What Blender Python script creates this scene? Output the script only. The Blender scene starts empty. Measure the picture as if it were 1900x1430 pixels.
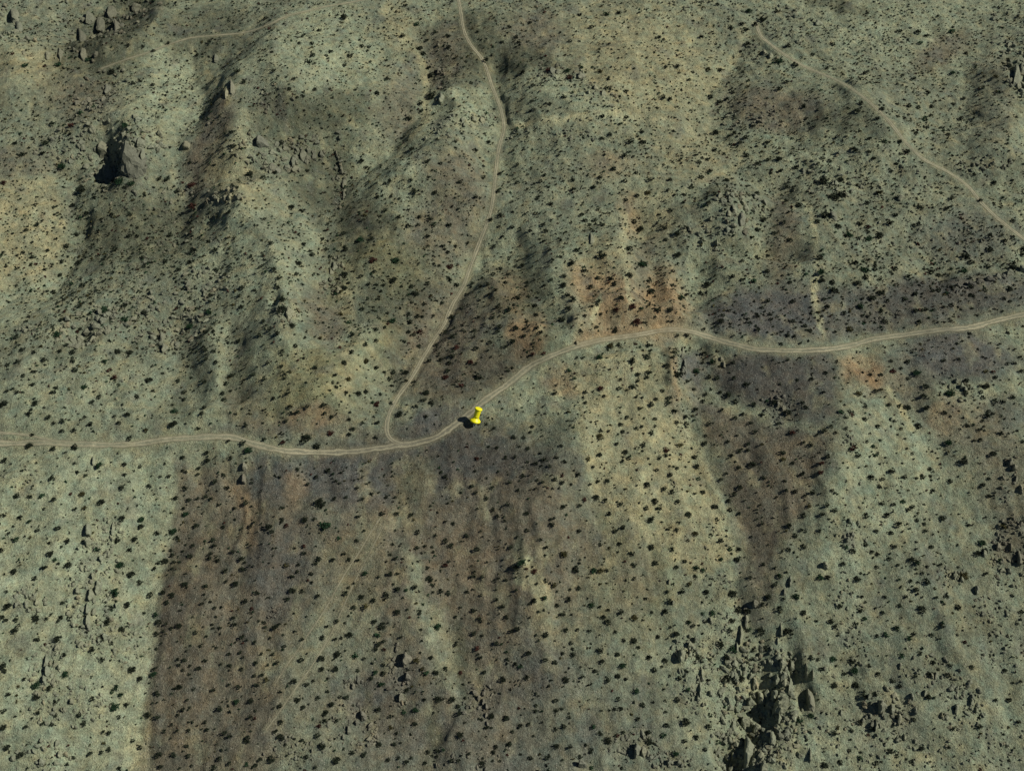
import bpy, bmesh, math, random
import numpy as np
from mathutils import Vector, Matrix, Euler
R = math.radians
scene = bpy.context.scene; COL = scene.collection
# ------------------------------------------------------------------ camera, sky, sun, exposure
cam_d = bpy.data.cameras.new('camera'); cam = bpy.data.objects.new('camera', cam_d); COL.objects.link(cam)
cam.location = (0, -396, 396); cam.rotation_euler = (R(45), 0, 0)
cam_d.sensor_width = 36; cam_d.lens = 18/math.tan(R(24)); cam_d.clip_start = 1; cam_d.clip_end = 20000
scene.camera = cam
SUN_AZ, SUN_EL = -3, 44          # degrees: bearing from +x towards +y, height
world = bpy.data.worlds.new('World'); scene.world = world; world.use_nodes = True
nt = world.node_tree; bg = nt.nodes['Background']; sky = nt.nodes.new('ShaderNodeTexSky')
sky.sky_type = 'NISHITA'; sky.sun_disc = False; sky.sun_elevation = R(SUN_EL); sky.sun_rotation = R(90-SUN_AZ); sky.altitude = 2500; sky.air_density = .75; sky.dust_density = .5
nt.links.new(sky.outputs[0], bg.inputs[0]); bg.inputs[1].default_value = .05
sun_d = bpy.data.lights.new('sun', 'SUN'); sun_d.energy = 5.0; sun_d.angle = R(.5); sun_d.color = (1, .955, .87)
sun = bpy.data.objects.new('sun', sun_d); COL.objects.link(sun)
sv = Vector((math.cos(R(SUN_EL))*math.cos(R(SUN_AZ)), math.cos(R(SUN_EL))*math.sin(R(SUN_AZ)), math.sin(R(SUN_EL))))
sun.rotation_euler = sv.to_track_quat('Z', 'Y').to_euler()
vs = scene.view_settings; vs.view_transform = 'Standard'; vs.look = 'None'; vs.gamma = 1; vs.use_curve_mapping = False
vs.exposure = -.26
ALBEDO = 1.55                     # soil albedo per unit of its display colour
# ------------------------------------------------------------------ numeric helpers
def _hash(ix, iy, seed):
    h = (ix.astype(np.int64)*374761393 + iy.astype(np.int64)*668265263 + seed*974634613) & 0xffffffff
    h = ((h ^ (h >> 13))*1274126177) & 0xffffffff
    return h ^ (h >> 16)
def noise(x, y, seed=0):
    """gradient noise, roughly -1..1"""
    x0 = np.floor(x); y0 = np.floor(y); fx = x-x0; fy = y-y0
    ux = fx*fx*fx*(fx*(fx*6-15)+10); uy = fy*fy*fy*(fy*(fy*6-15)+10)
    def g(dx, dy):
        a = _hash(x0+dx, y0+dy, seed)/4294967296.0*6.2831853
        return np.cos(a)*(fx-dx)+np.sin(a)*(fy-dy)
    a = g(0,0); b = g(1,0); c = g(0,1); d = g(1,1)
    return 1.5*((a+(b-a)*ux)*(1-uy)+(c+(d-c)*ux)*uy)
def fbm(x, y, n=4, seed=0):
    s = 0.0; a = 1.0
    for i in range(n):
        s = s+a*noise(x*2**i+17.3*i, y*2**i-9.1*i, seed+i); a *= .5
    return s
def sstep(a, b, v):
    t = np.clip((v-a)/(b-a), 0, 1); return t*t*(3-2*t)
def poly_dist(x, y, pts):
    """distance to a polyline, and arc length at the nearest point"""
    best = np.full(np.shape(x), 1e9); arc = np.zeros(np.shape(x)); L = 0.0
    for (ax, ay), (bx, by) in zip(pts[:-1], pts[1:]):
        dx, dy = bx-ax, by-ay; l2 = dx*dx+dy*dy+1e-9
        t = np.clip(((x-ax)*dx+(y-ay)*dy)/l2, 0, 1)
        d = np.hypot(x-ax-t*dx, y-ay-t*dy); m = d < best
        best = np.where(m, d, best); arc = np.where(m, L+t*math.sqrt(l2), arc); L += math.sqrt(l2)
    return best, arc, L
def in_poly(x, y, pts):
    r = np.zeros(np.shape(x), bool); n = len(pts)
    for i in range(n):
        x1, y1 = pts[i]; x2, y2 = pts[(i+1) % n]
        if y1 == y2: continue
        r ^= ((y1 > y) != (y2 > y)) & (x < (x2-x1)*(y-y1)/(y2-y1)+x1)
    return r
def smooth_line(pts, step):
    """Catmull-Rom through the points, resampled about every step metres"""
    P = [np.array(p, float) for p in pts]; P = [2*P[0]-P[1]]+P+[2*P[-1]-P[-2]]; out = []
    for i in range(1, len(P)-2):
        n = max(2, int(np.linalg.norm(P[i+1]-P[i])/step))
        for k in range(n):
            t = k/n
            out.append(.5*((2*P[i])+(-P[i-1]+P[i+1])*t+(2*P[i-1]-5*P[i]+4*P[i+1]-P[i+2])*t*t+(-P[i-1]+3*P[i]-3*P[i+1]+P[i+2])*t**3))
    out.append(P[-2]); return np.array(out)
# ------------------------------------------------------------------ the lie of the land
def base_height(x, y):
    s = np.log1p(np.exp(np.clip((-y-12)/18, -30, 30)))*18          # distance south of the road bench
    s = 300-np.log1p(np.exp(np.clip((300-s)/30, -30, 30)))*30      # levels out in the valley
    n = np.log1p(np.exp(np.clip((y-30)/25, -30, 30)))*25
    n = 900*np.tanh(n/900)
    return -.27*s+.055*n
def raw_height(x, y, ridges, domes):
    wx = x+7*fbm(x/45, y/45, 3, 11); wy = y+7*fbm(x/45+50, y/45, 3, 12)
    h = base_height(x, y)
    for A, w, e, pts in ridges:
        d, arc, L = poly_dist(wx, wy, pts)
        tap = sstep(-.01, .22, arc/L)*sstep(1.01, .8, arc/L)*.8+.2
        h = h+A*np.exp(-(np.sqrt(d*d+e*e)-e)/w)*tap
    for A, cx, cy, rx, ry, rot in domes:
        c, s = math.cos(rot), math.sin(rot); u = (wx-cx)*c+(wy-cy)*s; v = -(wx-cx)*s+(wy-cy)*c
        h = h+A*np.exp(-((u/rx)**2+(v/ry)**2))
    south = sstep(10, -60, y)
    h = h+south*(1.3*fbm(wx/20, wy/95, 3, 21)-1.35*np.abs(fbm(wx/17+.004*x*y/90, wy/110, 3, 22))-.5*np.abs(noise(wx/5.5, wy/34, 23)))+(1-south)*(2.6*fbm(wx/62, wy/75, 3, 31)-1.7*np.abs(fbm(wx/30, wy/42, 3, 41))-.6*np.abs(fbm(wx/10, wy/15, 2, 43)))
    far = sstep(520, 1500, np.hypot(x, y-100))
    h = h+far*(34*fbm(x/420, y/420, 4, 51)+12)
    h = h+.38*fbm(x/9, y/9, 3, 61)+.15*fbm(x/3.2, y/3.2, 2, 71)
    return h
# relief: height, width, crest rounding, line on the ground (metres; x east, y away from the road)
RIDGES = [[13.2,60.5,13.0,[[-264.0,-38.8],[-254.0,-85.6],[-239.0,-143.5],[-223.6,-194.8]]],[-8.6,28.6,5.2,[[-155.0,-32.1],[-153.9,-57.0],[-154.1,-87.8],[-153.7,-123.6],[-151.9,-173.8],
 [-151.9,-192.1]]],[5.3,26.4,6.5,[[-97.0,-48.2],[-87.4,-71.8],[-82.8,-96.6],[-89.2,-129.3],[-95.4,-157.7],[-97.2,-182.5]]],[7.9,24.2,5.2,[[-52.0,-73.1],[-42.2,-102.6],
 [-32.9,-134.8],[-24.3,-158.6],[-12.9,-181.3]]],[-4.0,22.0,5.2,[[-76.3,-67.2],[-74.0,-97.3],[-69.3,-130.1],[-57.1,-177.4]]],[-8.6,22.0,5.2,[[-37.3,-62.3],[-27.4,-104.9],
 [-20.3,-137.3],[-30.2,-163.4],[-32.8,-184.1]]],[7.9,22.0,3.9,[[20.9,1.2],[28.5,-24.2],[29.5,-38.6],[19.4,-68.0],[8.3,-95.4],[11.5,-118.9],[24.5,-152.2]]],
 [-9.9,28.6,3.9,[[78.0,17.2],[88.7,-16.4],[95.1,-45.5],[103.4,-82.2],[105.2,-106.7],[102.9,-145.6],[96.5,-183.7]]],[7.3,26.4,5.2,[[164.6,8.4],[157.2,-23.8],[147.5,-49.2],
 [130.0,-77.8],[117.1,-104.7],[120.9,-130.1],[126.1,-158.4]]],[-5.9,26.4,6.5,[[185.5,14.4],[195.6,-18.9],[210.7,-50.4],[218.8,-81.6],[207.2,-113.1]]],[5.9,33.0,7.8,[[243.9,-16.9],
 [241.4,-56.5],[236.5,-106.4]]],[-2.6,17.6,5.2,[[-164.5,-38.3],[-161.3,-65.3],[-162.1,-97.9]]],[-2.6,9.9,2.6,[[-126.2,-36.9],[-126.5,-46.7],[-127.7,-67.9],[-130.5,-102.7]]],
 [-5.9,12.9,3.2,[[92.0,32.9],[91.0,10.8],[91.6,-9.5]]],[5.9,14.7,3.2,[[79.7,27.7],[79.3,9.4],[87.9,-10.6]]],[3.3,28.6,7.8,[[178.4,-80.9],[178.8,-117.0],[173.0,-171.6]]],
 [-2.6,24.2,7.8,[[160.5,-78.1],[157.0,-114.5],[145.8,-169.6]]],[-14.2,23.9,3.2,[[-279.2,210.0],[-261.7,167.8],[-250.5,124.2],[-247.5,84.2],[-250.2,47.1]]],
 [15.3,25.8,4.0,[[-173.2,168.5],[-157.4,138.8],[-137.5,106.3],[-121.1,71.7],[-108.9,31.7],[-105.8,-3.9]]],[-10.6,22.1,4.0,[[-124.9,174.5],[-109.8,125.6],[-101.9,81.1],[-91.4,36.5],
 [-79.7,0.2]]],[-7.1,16.6,3.2,[[-176.9,65.7],[-165.0,18.8],[-159.1,-21.2]]],[7.1,16.6,3.2,[[-158.5,54.0],[-146.4,8.6],[-139.6,-26.6]]],[-7.1,16.6,3.2,[[-148.4,57.5],[-137.4,11.6],
 [-132.4,-18.1]]],[9.4,20.2,4.0,[[-69.2,52.1],[-77.5,21.3],[-91.2,0.1],[-98.9,-25.1]]],[-11.8,23.9,4.0,[[-12.6,155.5],[-23.7,95.1],[-42.0,45.2],[-55.9,1.0],[-60.0,-18.4]]],
 [5.9,16.6,4.0,[[-14.5,88.4],[-2.8,55.0],[13.4,23.9]]],[-8.3,18.4,4.0,[[-4.5,118.9],[4.4,83.5],[16.8,50.4],[24.8,34.7]]],[8.8,22.1,4.8,[[10.4,112.3],[22.8,77.3],[30.6,40.7],
 [33.6,25.4]]],[8.3,16.6,3.2,[[64.9,131.3],[59.3,90.6],[58.8,53.0],[61.3,37.2]]],[-10.6,16.6,3.2,[[71.2,139.8],[72.3,94.1],[67.7,52.2]]],[7.1,16.6,3.2,[[80.9,104.9],[80.7,70.4],
 [81.9,38.2]]],[-8.3,18.4,4.0,[[100.9,100.9],[95.8,66.7],[95.0,46.4]]],[-14.2,25.8,4.0,[[-212.0,319.4],[-198.3,250.0],[-192.1,188.5],[-186.6,133.6],[-183.7,79.9]]],
 [11.8,23.9,4.0,[[-175.5,267.9],[-167.7,209.4],[-165.6,167.0]]],[15.3,36.8,6.4,[[-159.2,301.8],[-144.6,245.5],[-125.5,200.1]]],[-11.8,23.9,4.0,[[-66.9,336.9],[-56.4,290.2],
 [-53.3,235.6],[-69.5,207.5],[-96.3,175.7],[-99.8,131.4]]],[10.6,22.1,4.0,[[-41.4,269.3],[-37.9,221.9],[-47.2,173.4],[-80.2,153.2]]],[-10.6,22.1,4.0,[[-16.3,308.3],[-6.9,245.9],
 [-8.2,195.4],[-11.0,159.3]]],[7.1,23.9,6.4,[[-3.6,312.4],[10.4,267.4],[36.6,228.8],[75.8,217.4]]],[-9.4,23.9,4.0,[[155.4,333.7],[138.8,274.8],[124.5,227.2],[134.0,183.6]]],
 [10.6,27.6,4.8,[[224.1,269.3],[218.7,210.7],[213.8,158.2]]],[10.6,22.1,4.0,[[107.9,153.2],[124.2,136.2],[131.5,101.7]]],[-9.4,20.2,4.0,[[151.8,183.6],[145.3,129.2],[143.0,84.4]]],
 [5.3,22.1,5.6,[[167.3,153.6],[165.2,106.5],[157.6,55.5]]],[-5.9,23.9,4.8,[[212.7,125.9],[228.5,103.2],[232.7,73.0]]],[11.8,27.6,4.8,[[-349.6,319.8],[-323.6,280.4],
 [-299.5,232.0]]],[-9.4,22.1,4.0,[[-302.0,300.2],[-285.0,333.7],[-257.0,376.8]]],[10.6,22.1,4.0,[[-270.5,275.6],[-246.3,307.9],[-228.0,342.2]]],[-7.1,22.1,4.8,[[309.6,330.8],
 [292.7,253.8],[267.8,197.1]]],[9.4,23.9,4.8,[[314.6,283.4],[297.7,212.1],[278.1,154.4]]]]
DOMES = [[9,-113.8,295.1,80,80,0.0],[11,-228.5,195.0,42,42,0.0],[-13,-243.0,181.3,10,15,0.0],[-8,-253.2,193.9,8,10,0.0],[5,70.7,288.6,90,60,0.0],[6,-222.2,251.5,45,60,0.0],  # negative ones are hollows; the small steep pits are carved to fill with shadow
 [7,326.8,276.0,40,40,0.0],[-7,319.3,272.9,6,9,0.0],[-9,103.0,-151.0,8,12,0.0],[-9,91.4,-167.4,6,11,0.0],[5,107.9,-151.5,14,22,0.0],[-5,115.3,-138.3,3.5,10,0.0],
 [-5,120.4,-148.2,4,10,0.0],[-6,-219.8,38.0,9,5,0.0],[-4,-349.0,342.3,7,10,0.0],[-4,-119.5,51.7,4,6,0.0]]
# tracks: width, centre line
ROADS = {
  'main': (4.3, [[-256.2,-32.7],[-225.8,-32.3],[-202.8,-33.1],[-180.3,-32.4],[-160.9,-28.6],[-140.3,-28.2],[-129.7,-29.8],[-118.8,-34.4],[-105.7,-37.8],[-90.9,-37.2],[-75.8,-36.7],[-58.4,-33.6],[-40.8,-30.1],[-30.7,-24.9],[-20.7,-15.5],[-13.0,-7.3],[-2.6,2.6],[8.0,14.1],[18.8,19.8],[32.4,25.4],[49.1,32.1],[65.7,35.6],[79.9,39.8],[93.7,38.9],[106.7,32.8],[121.9,25.5],[140.4,23.5],[159.7,25.4],[184.1,35.1],[206.4,38.2],[231.1,39.9],[250.3,47.3],[283.2,55.0]]),
  'north': (2.5, [[-51.4,-31.7],[-56.6,-29.7],[-59.4,-24.9],[-59.3,-15.4],[-55.5,1.0],[-48.6,16.5],[-41.9,40.5],[-35.5,55.9],[-31.8,70.9],[-26.4,85.7],[-22.5,105.1],[-18.3,120.2],[-13.8,133.5],[-10.9,147.9],[-9.7,181.0],[-8.2,200.5],[-5.0,221.6],[-6.8,239.5],[-12.2,264.2],[-17.7,287.2],[-26.9,304.0],[-32.0,320.2],[-35.3,346.3],[-40.8,397.4]]),
  'east': (2.6, [[167.6,340.3],[168.5,321.8],[172.8,311.2],[183.7,288.2],[200.4,265.8],[210.8,238.8],[221.4,212.8],[230.5,192.3],[235.9,184.2],[243.7,174.5],[257.3,164.0],[264.6,154.1],[268.9,136.4],[276.8,120.8],[291.6,98.3]]),
  'west': (1.9, [[-263.4,268.9],[-254.5,273.0],[-245.9,277.4],[-238.5,283.7],[-228.9,293.7],[-218.2,304.3],[-208.5,309.1],[-184.7,311.5],[-161.5,315.9],[-148.6,327.0],[-128.3,338.6],[-107.6,350.6],[-79.2,366.8]]),
  'rut_a': (0.7, [[-59.4,-71.0],[-66.0,-82.5],[-72.1,-93.0],[-77.3,-105.0],[-82.9,-116.5],[-91.2,-129.9],[-99.1,-143.8]]),
  'rut_b': (0.7, [[-57.7,-74.5],[-66.4,-92.9],[-73.0,-110.9],[-77.6,-122.7],[-83.7,-134.5],[-89.8,-144.5],[-94.9,-153.0],[-101.0,-162.1]]),
  'spur': (1.6, [[-255.9,-25.0],[-242.5,-26.5],[-229.7,-27.6],[-212.9,-31.8],[-199.3,-32.3]]),
}
# display colours: soil kinds, pale and dark ones also holding some slope sun and shade, patches (centre, two axes, kind, cover), hard-edged slopes, washes
SOIL_AND_SHADE = {'P': (122, 127, 102), 'T': (126, 123, 94), 'S': (103, 107, 87), 'B': (91, 86, 71), 'D': (67, 69, 54), 'G': (78, 78, 72), 'O': (127, 109, 81), 'Y': (108, 106, 77), 'K': (65, 60, 50), 'V': (70, 69, 62), 'L': (142, 140, 108)}
PATCHES = [[-26.6,-83.3,81.6,1.7,-3.0,-68.2,"B",0.85],[-11.1,-158.4,85.1,0.4,-1.0,-32.5,"G",0.6],[-33.8,-149.2,67.7,1.0,-0.5,-32.7,"B",0.5],[-47.7,-44.6,70.1,1.1,-0.4,-21.5,"V",0.8],
 [63.4,42.1,36.1,-0.6,1.9,-12.8,"O",0.5],[-336.8,341.7,23.4,10.1,-2.3,-35.3,"S",0.8],[-306.4,268.4,35.0,9.0,6.5,-31.7,"T",0.8],[-267.9,318.0,23.5,29.5,78.9,-59.8,"D",0.8],
 [-201.6,314.1,36.4,10.9,13.9,-40.3,"D",0.55],[-121.8,285.6,35.6,7.2,14.7,-59.8,"P",1],[-76.5,327.7,14.2,3.0,4.1,-43.8,"T",0.6],[-28.6,302.1,39.4,1.2,-2.4,-51.5,"D",0.75],
 [-46.3,294.1,21.4,1.5,-1.2,-42.3,"B",0.5],[18.1,316.8,25.3,-0.7,0.9,-41.3,"B",0.6],[14.0,277.7,19.4,-3.8,-16.1,-16.6,"D",0.7],[87.5,281.7,60.8,-6.1,7.7,-80.0,"T",0.75],
 [62.2,330.3,29.4,-2.6,1.2,-43.3,"T",0.5],[256.0,325.2,92.7,-13.1,3.9,-60.1,"P",0.6],[228.7,355.3,25.8,-3.8,-15.7,-12.6,"D",0.6],[287.6,304.0,28.6,0.3,25.4,-18.9,"B",0.7],
 [300.3,243.2,16.0,-18.8,-9.1,-66.3,"B",0.45],[-307.5,230.1,26.0,4.5,1.6,-23.3,"S",0.6],[-298.3,182.0,27.4,4.2,3.0,-16.0,"B",0.5],[-265.2,235.0,34.0,8.1,-9.4,-31.0,"B",0.5],
 [-215.3,240.1,24.2,13.1,7.8,-60.2,"P",0.8],[-179.7,189.0,15.1,-2.4,-9.6,-52.8,"B",0.8],[-139.4,206.6,24.2,1.3,7.7,-23.7,"D",0.65],[-105.7,222.8,28.2,1.0,9.2,-14.9,"D",0.65],
 [-71.1,242.6,16.5,2.6,4.1,-45.5,"B",0.6],[-33.3,228.1,20.2,0.9,-0.6,-26.8,"P",0.6],[-31.1,156.1,21.6,1.3,4.3,-48.0,"B",0.65],[33.8,245.1,38.4,-3.2,-23.4,-17.2,"P",0.9],
 [34.6,163.8,37.6,-1.4,-3.2,-43.0,"S",0.6],[57.3,175.7,15.9,-1.0,-0.0,-16.4,"O",0.35],[110.2,192.5,30.4,-5.2,5.8,-41.8,"T",0.55],[165.3,235.7,32.2,-7.1,-20.5,-22.6,"B",0.75],
 [199.5,210.6,20.7,-4.7,-18.7,-13.3,"D",0.6],[264.5,228.6,47.1,-13.3,9.2,-50.2,"S",0.6],[235.0,164.3,37.9,-3.9,0.5,-20.4,"S",0.6],[-114.0,197.7,24.9,1.3,5.9,-18.3,"D",0.5],
 [-210.5,125.8,46.1,11.1,-0.2,-49.1,"D",0.7],[-206.1,166.4,17.1,2.2,5.2,-15.0,"S",0.6],[-158.5,156.3,22.0,-0.0,-20.3,-34.2,"T",0.7],[-131.4,116.7,18.8,-1.5,-9.9,-32.1,"S",0.6],
 [-108.7,171.1,20.6,2.8,9.2,-30.5,"D",0.75],[-72.3,166.0,28.1,3.4,-20.8,-39.6,"P",0.65],[-81.3,116.9,24.8,3.9,-4.1,-43.4,"D",0.85],[-73.8,100.5,14.5,1.3,1.7,-17.0,"Y",0.4],
 [-45.3,118.3,21.1,1.4,1.0,-33.4,"B",0.6],[15.2,127.6,27.2,-0.6,-5.0,-39.7,"S",0.6],[76.7,135.5,18.1,-2.7,-2.1,-37.9,"T",0.6],[64.3,133.8,8.0,-1.7,3.1,-24.7,"O",0.45],
 [127.2,132.8,29.6,-7.1,9.1,-47.0,"S",0.6],[149.0,111.4,11.6,-8.4,-1.0,-51.8,"B",0.7],[194.5,115.9,41.5,-9.8,6.9,-47.0,"S",0.75],[255.5,118.2,32.1,-6.5,-1.8,-28.0,"G",0.5],
 [224.2,194.9,16.6,-8.1,-8.7,-18.3,"S",0.5],[-255.7,69.0,33.5,13.0,-3.8,-37.7,"P",0.6],[-197.0,55.4,49.3,8.8,3.0,-42.0,"S",0.75],[-118.1,67.1,11.2,15.5,11.5,-39.7,"P",0.65],
 [-97.5,48.8,11.2,3.8,5.9,-28.3,"B",0.7],[-89.7,80.3,12.0,2.9,-2.3,-27.5,"Y",0.4],[-57.1,66.4,25.1,2.9,5.3,-47.4,"D",0.75],[-61.5,90.5,17.3,1.7,2.5,-25.5,"Y",0.35],
 [-28.1,51.6,23.1,1.5,-10.3,-39.5,"B",0.75],[2.8,66.9,12.3,10.5,14.2,-33.1,"D",0.95],[16.2,32.7,11.5,5.9,14.1,-15.8,"D",0.7],[-5.7,72.9,9.9,8.9,9.3,-34.5,"O",0.3],
 [9.5,32.8,11.5,3.5,3.5,-16.6,"O",0.7],[48.0,64.7,21.9,-1.9,-5.8,-31.8,"O",0.75],[79.1,61.0,17.7,-2.9,4.1,-28.7,"O",0.75],[52.3,92.9,17.4,-1.3,-0.5,-22.6,"T",0.6],
 [73.5,96.5,9.3,-2.5,3.3,-29.4,"B",0.5],[131.0,51.1,39.6,-4.2,1.5,-26.2,"G",0.85],[222.5,59.8,48.3,-7.7,0.6,-27.7,"V",0.7],[177.9,94.5,17.9,-5.1,1.0,-26.6,"S",0.5],
 [-207.6,-0.4,53.3,7.9,4.0,-31.8,"P",0.55],[-165.5,20.1,5.5,6.1,-0.6,-48.0,"D",0.4],[-149.3,27.8,5.2,4.3,0.3,-40.6,"P",0.35],[-136.3,11.8,8.3,2.7,-3.1,-36.6,"D",0.6],
 [-96.3,-0.7,27.9,3.4,3.9,-26.8,"Y",0.75],[-81.7,4.7,5.3,1.9,2.2,-20.6,"T",0.5],[-40.9,24.1,25.1,2.3,-5.7,-41.1,"B",0.8],[-18.7,12.2,22.4,5.9,9.9,-21.0,"K",0.65],
 [2.7,18.7,15.2,3.6,6.1,-11.6,"K",0.55],[-68.2,30.3,15.3,1.0,7.0,-17.6,"Y",0.4],[-104.7,-22.3,31.0,0.8,-0.9,-9.2,"B",0.7],[-92.1,-19.9,15.1,0.1,1.0,-5.0,"O",0.35],
 [-41.2,-19.0,16.7,3.5,7.0,-10.2,"G",0.8],[-127.9,-6.9,14.9,2.4,-5.6,-14.7,"B",0.4],[26.3,1.3,13.0,-0.4,-2.6,-14.0,"O",0.6],[41.1,8.4,15.9,-0.7,-0.5,-14.0,"B",0.35],
 [77.3,12.7,4.4,-2.1,0.5,-22.6,"O",0.6],[90.3,15.3,10.1,-1.6,3.1,-16.8,"G",0.8],[129.9,6.7,34.1,-2.3,-1.4,-18.5,"V",0.85],[176.1,11.3,11.8,-5.3,-5.1,-13.0,"O",0.85],
 [195.3,-0.6,9.6,-7.0,-8.3,-9.9,"B",0.6],[223.6,21.0,37.5,-4.9,-0.5,-20.6,"G",0.85],[186.7,-39.4,29.6,-7.1,3.5,-33.3,"P",0.55],[217.7,-24.9,22.2,-5.0,-1.5,-21.2,"B",0.6],
 [206.1,-14.9,4.5,-8.5,-4.4,-11.6,"O",0.4],[228.4,-53.9,16.0,-5.9,-2.1,-28.2,"B",0.55],[240.3,-16.2,15.1,-3.8,-0.7,-15.2,"G",0.5],[-205.6,-62.2,41.3,6.7,4.6,-29.9,"P",0.7],
 [-163.2,-48.3,5.8,0.0,-0.3,-27.6,"D",0.45],[-112.2,-48.9,15.7,1.6,-2.1,-15.5,"G",0.7],[-82.0,-51.7,27.7,1.6,-1.4,-17.1,"G",0.75],[-100.4,-55.2,7.1,0.8,1.0,-9.7,"O",0.4],
 [-12.6,-40.4,45.3,0.4,-2.3,-26.4,"V",0.75],[0.0,-64.4,26.9,0.0,-4.0,-18.7,"B",0.6],[-44.7,-53.7,12.5,0.8,-0.9,-16.7,"Y",0.35],[65.3,-46.5,31.1,-2.3,5.0,-33.7,"T",0.5],
 [35.4,-29.3,7.7,1.9,3.2,-18.3,"P",0.6],[160.9,-54.8,15.2,-9.7,-0.5,-30.4,"P",0.6],[-187.8,-129.0,36.2,10.5,3.9,-52.2,"P",0.6],[-161.3,-158.6,12.3,3.6,1.6,-24.3,"T",0.5],
 [-138.8,-126.3,17.0,4.1,-2.6,-58.8,"B",0.5],[-147.6,-101.6,9.9,1.4,-2.0,-33.2,"K",0.4],[-105.1,-92.2,19.3,2.6,-0.6,-26.0,"G",0.55],[-120.0,-72.5,6.9,1.9,-2.0,-15.6,"O",0.45],
 [-126.8,-58.7,8.0,1.1,-1.4,-9.9,"O",0.4],[-61.9,-94.9,9.6,-2.8,-2.5,-26.8,"Y",0.25],[-71.0,-132.1,11.1,-4.9,-2.1,-23.2,"S",0.3],[-77.5,-164.5,23.9,1.2,1.4,-14.5,"S",0.5],
 [-41.2,-105.1,4.3,8.4,2.4,-26.9,"P",0.6],[-27.4,-136.5,5.6,5.9,2.8,-19.1,"P",0.45],[-11.8,-99.6,18.7,6.6,0.9,-36.0,"B",0.75],[-19.1,-93.6,9.6,0.4,-1.3,-19.6,"O",0.2],
 [-23.0,-133.2,4.0,5.9,1.2,-24.6,"D",0.6],[-32.3,-163.3,4.5,0.7,-0.1,-18.9,"D",0.6],[8.2,-103.0,5.5,5.3,2.3,-20.3,"T",0.7],[55.0,-92.1,29.0,-1.8,1.8,-31.9,"Y",0.45],
 [54.5,-99.6,14.6,-1.1,1.7,-19.2,"B",0.4],[31.2,-83.5,13.9,4.6,6.7,-13.2,"B",0.35],[38.1,-155.5,38.3,-1.0,1.0,-23.6,"S",0.4],[13.6,-139.7,13.6,-0.1,-0.8,-12.1,"G",0.4],
 [79.7,-143.4,16.3,-3.0,1.0,-35.4,"P",0.45],[112.7,-92.7,9.3,-9.8,-5.0,-26.1,"B",0.6],[175.7,-111.3,61.0,-9.4,0.0,-51.8,"S",0.65],[144.7,-99.4,14.1,-4.2,-0.3,-30.4,"P",0.4],
 [184.3,-160.6,44.4,-4.5,-0.2,-23.0,"P",0.35],[223.3,-78.7,8.8,-2.6,-1.3,-14.0,"B",0.6],[157.0,-155.1,10.8,-1.7,-0.6,-10.5,"B",0.3],[-56.8,-140.6,16.0,0.6,-0.3,-12.5,"G",0.4],
 [-105.6,-150.0,14.3,-1.7,-4.1,-23.2,"B",0.5]]
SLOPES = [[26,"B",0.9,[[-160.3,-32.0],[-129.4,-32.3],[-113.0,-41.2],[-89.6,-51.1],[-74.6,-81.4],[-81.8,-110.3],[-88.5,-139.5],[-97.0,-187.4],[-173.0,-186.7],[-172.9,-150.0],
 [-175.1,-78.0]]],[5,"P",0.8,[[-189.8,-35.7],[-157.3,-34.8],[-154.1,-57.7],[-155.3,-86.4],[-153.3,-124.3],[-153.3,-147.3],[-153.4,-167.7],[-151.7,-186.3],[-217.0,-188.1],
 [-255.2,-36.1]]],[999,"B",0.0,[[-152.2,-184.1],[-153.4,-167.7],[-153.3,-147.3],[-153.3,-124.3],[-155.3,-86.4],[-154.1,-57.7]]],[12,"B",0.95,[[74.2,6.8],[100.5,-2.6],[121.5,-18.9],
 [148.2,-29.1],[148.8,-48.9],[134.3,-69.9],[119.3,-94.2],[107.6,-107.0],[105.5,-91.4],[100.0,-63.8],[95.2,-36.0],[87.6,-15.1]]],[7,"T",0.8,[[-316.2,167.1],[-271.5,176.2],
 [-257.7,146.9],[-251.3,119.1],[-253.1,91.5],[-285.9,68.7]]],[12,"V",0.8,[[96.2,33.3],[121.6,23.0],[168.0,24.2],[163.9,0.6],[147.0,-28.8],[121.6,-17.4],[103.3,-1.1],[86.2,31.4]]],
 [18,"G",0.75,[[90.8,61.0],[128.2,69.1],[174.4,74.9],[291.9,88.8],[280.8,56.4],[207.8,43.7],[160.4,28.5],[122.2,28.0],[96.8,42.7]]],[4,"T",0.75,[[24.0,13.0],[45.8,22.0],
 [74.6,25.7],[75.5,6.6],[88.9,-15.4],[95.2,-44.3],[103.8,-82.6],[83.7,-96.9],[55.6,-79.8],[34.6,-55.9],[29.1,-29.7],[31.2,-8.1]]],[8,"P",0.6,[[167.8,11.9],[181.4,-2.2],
 [193.3,-22.7],[197.8,-50.9],[181.7,-79.3],[157.1,-80.1],[143.8,-68.8],[154.4,-45.9],[158.2,-16.1]]]]
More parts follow.
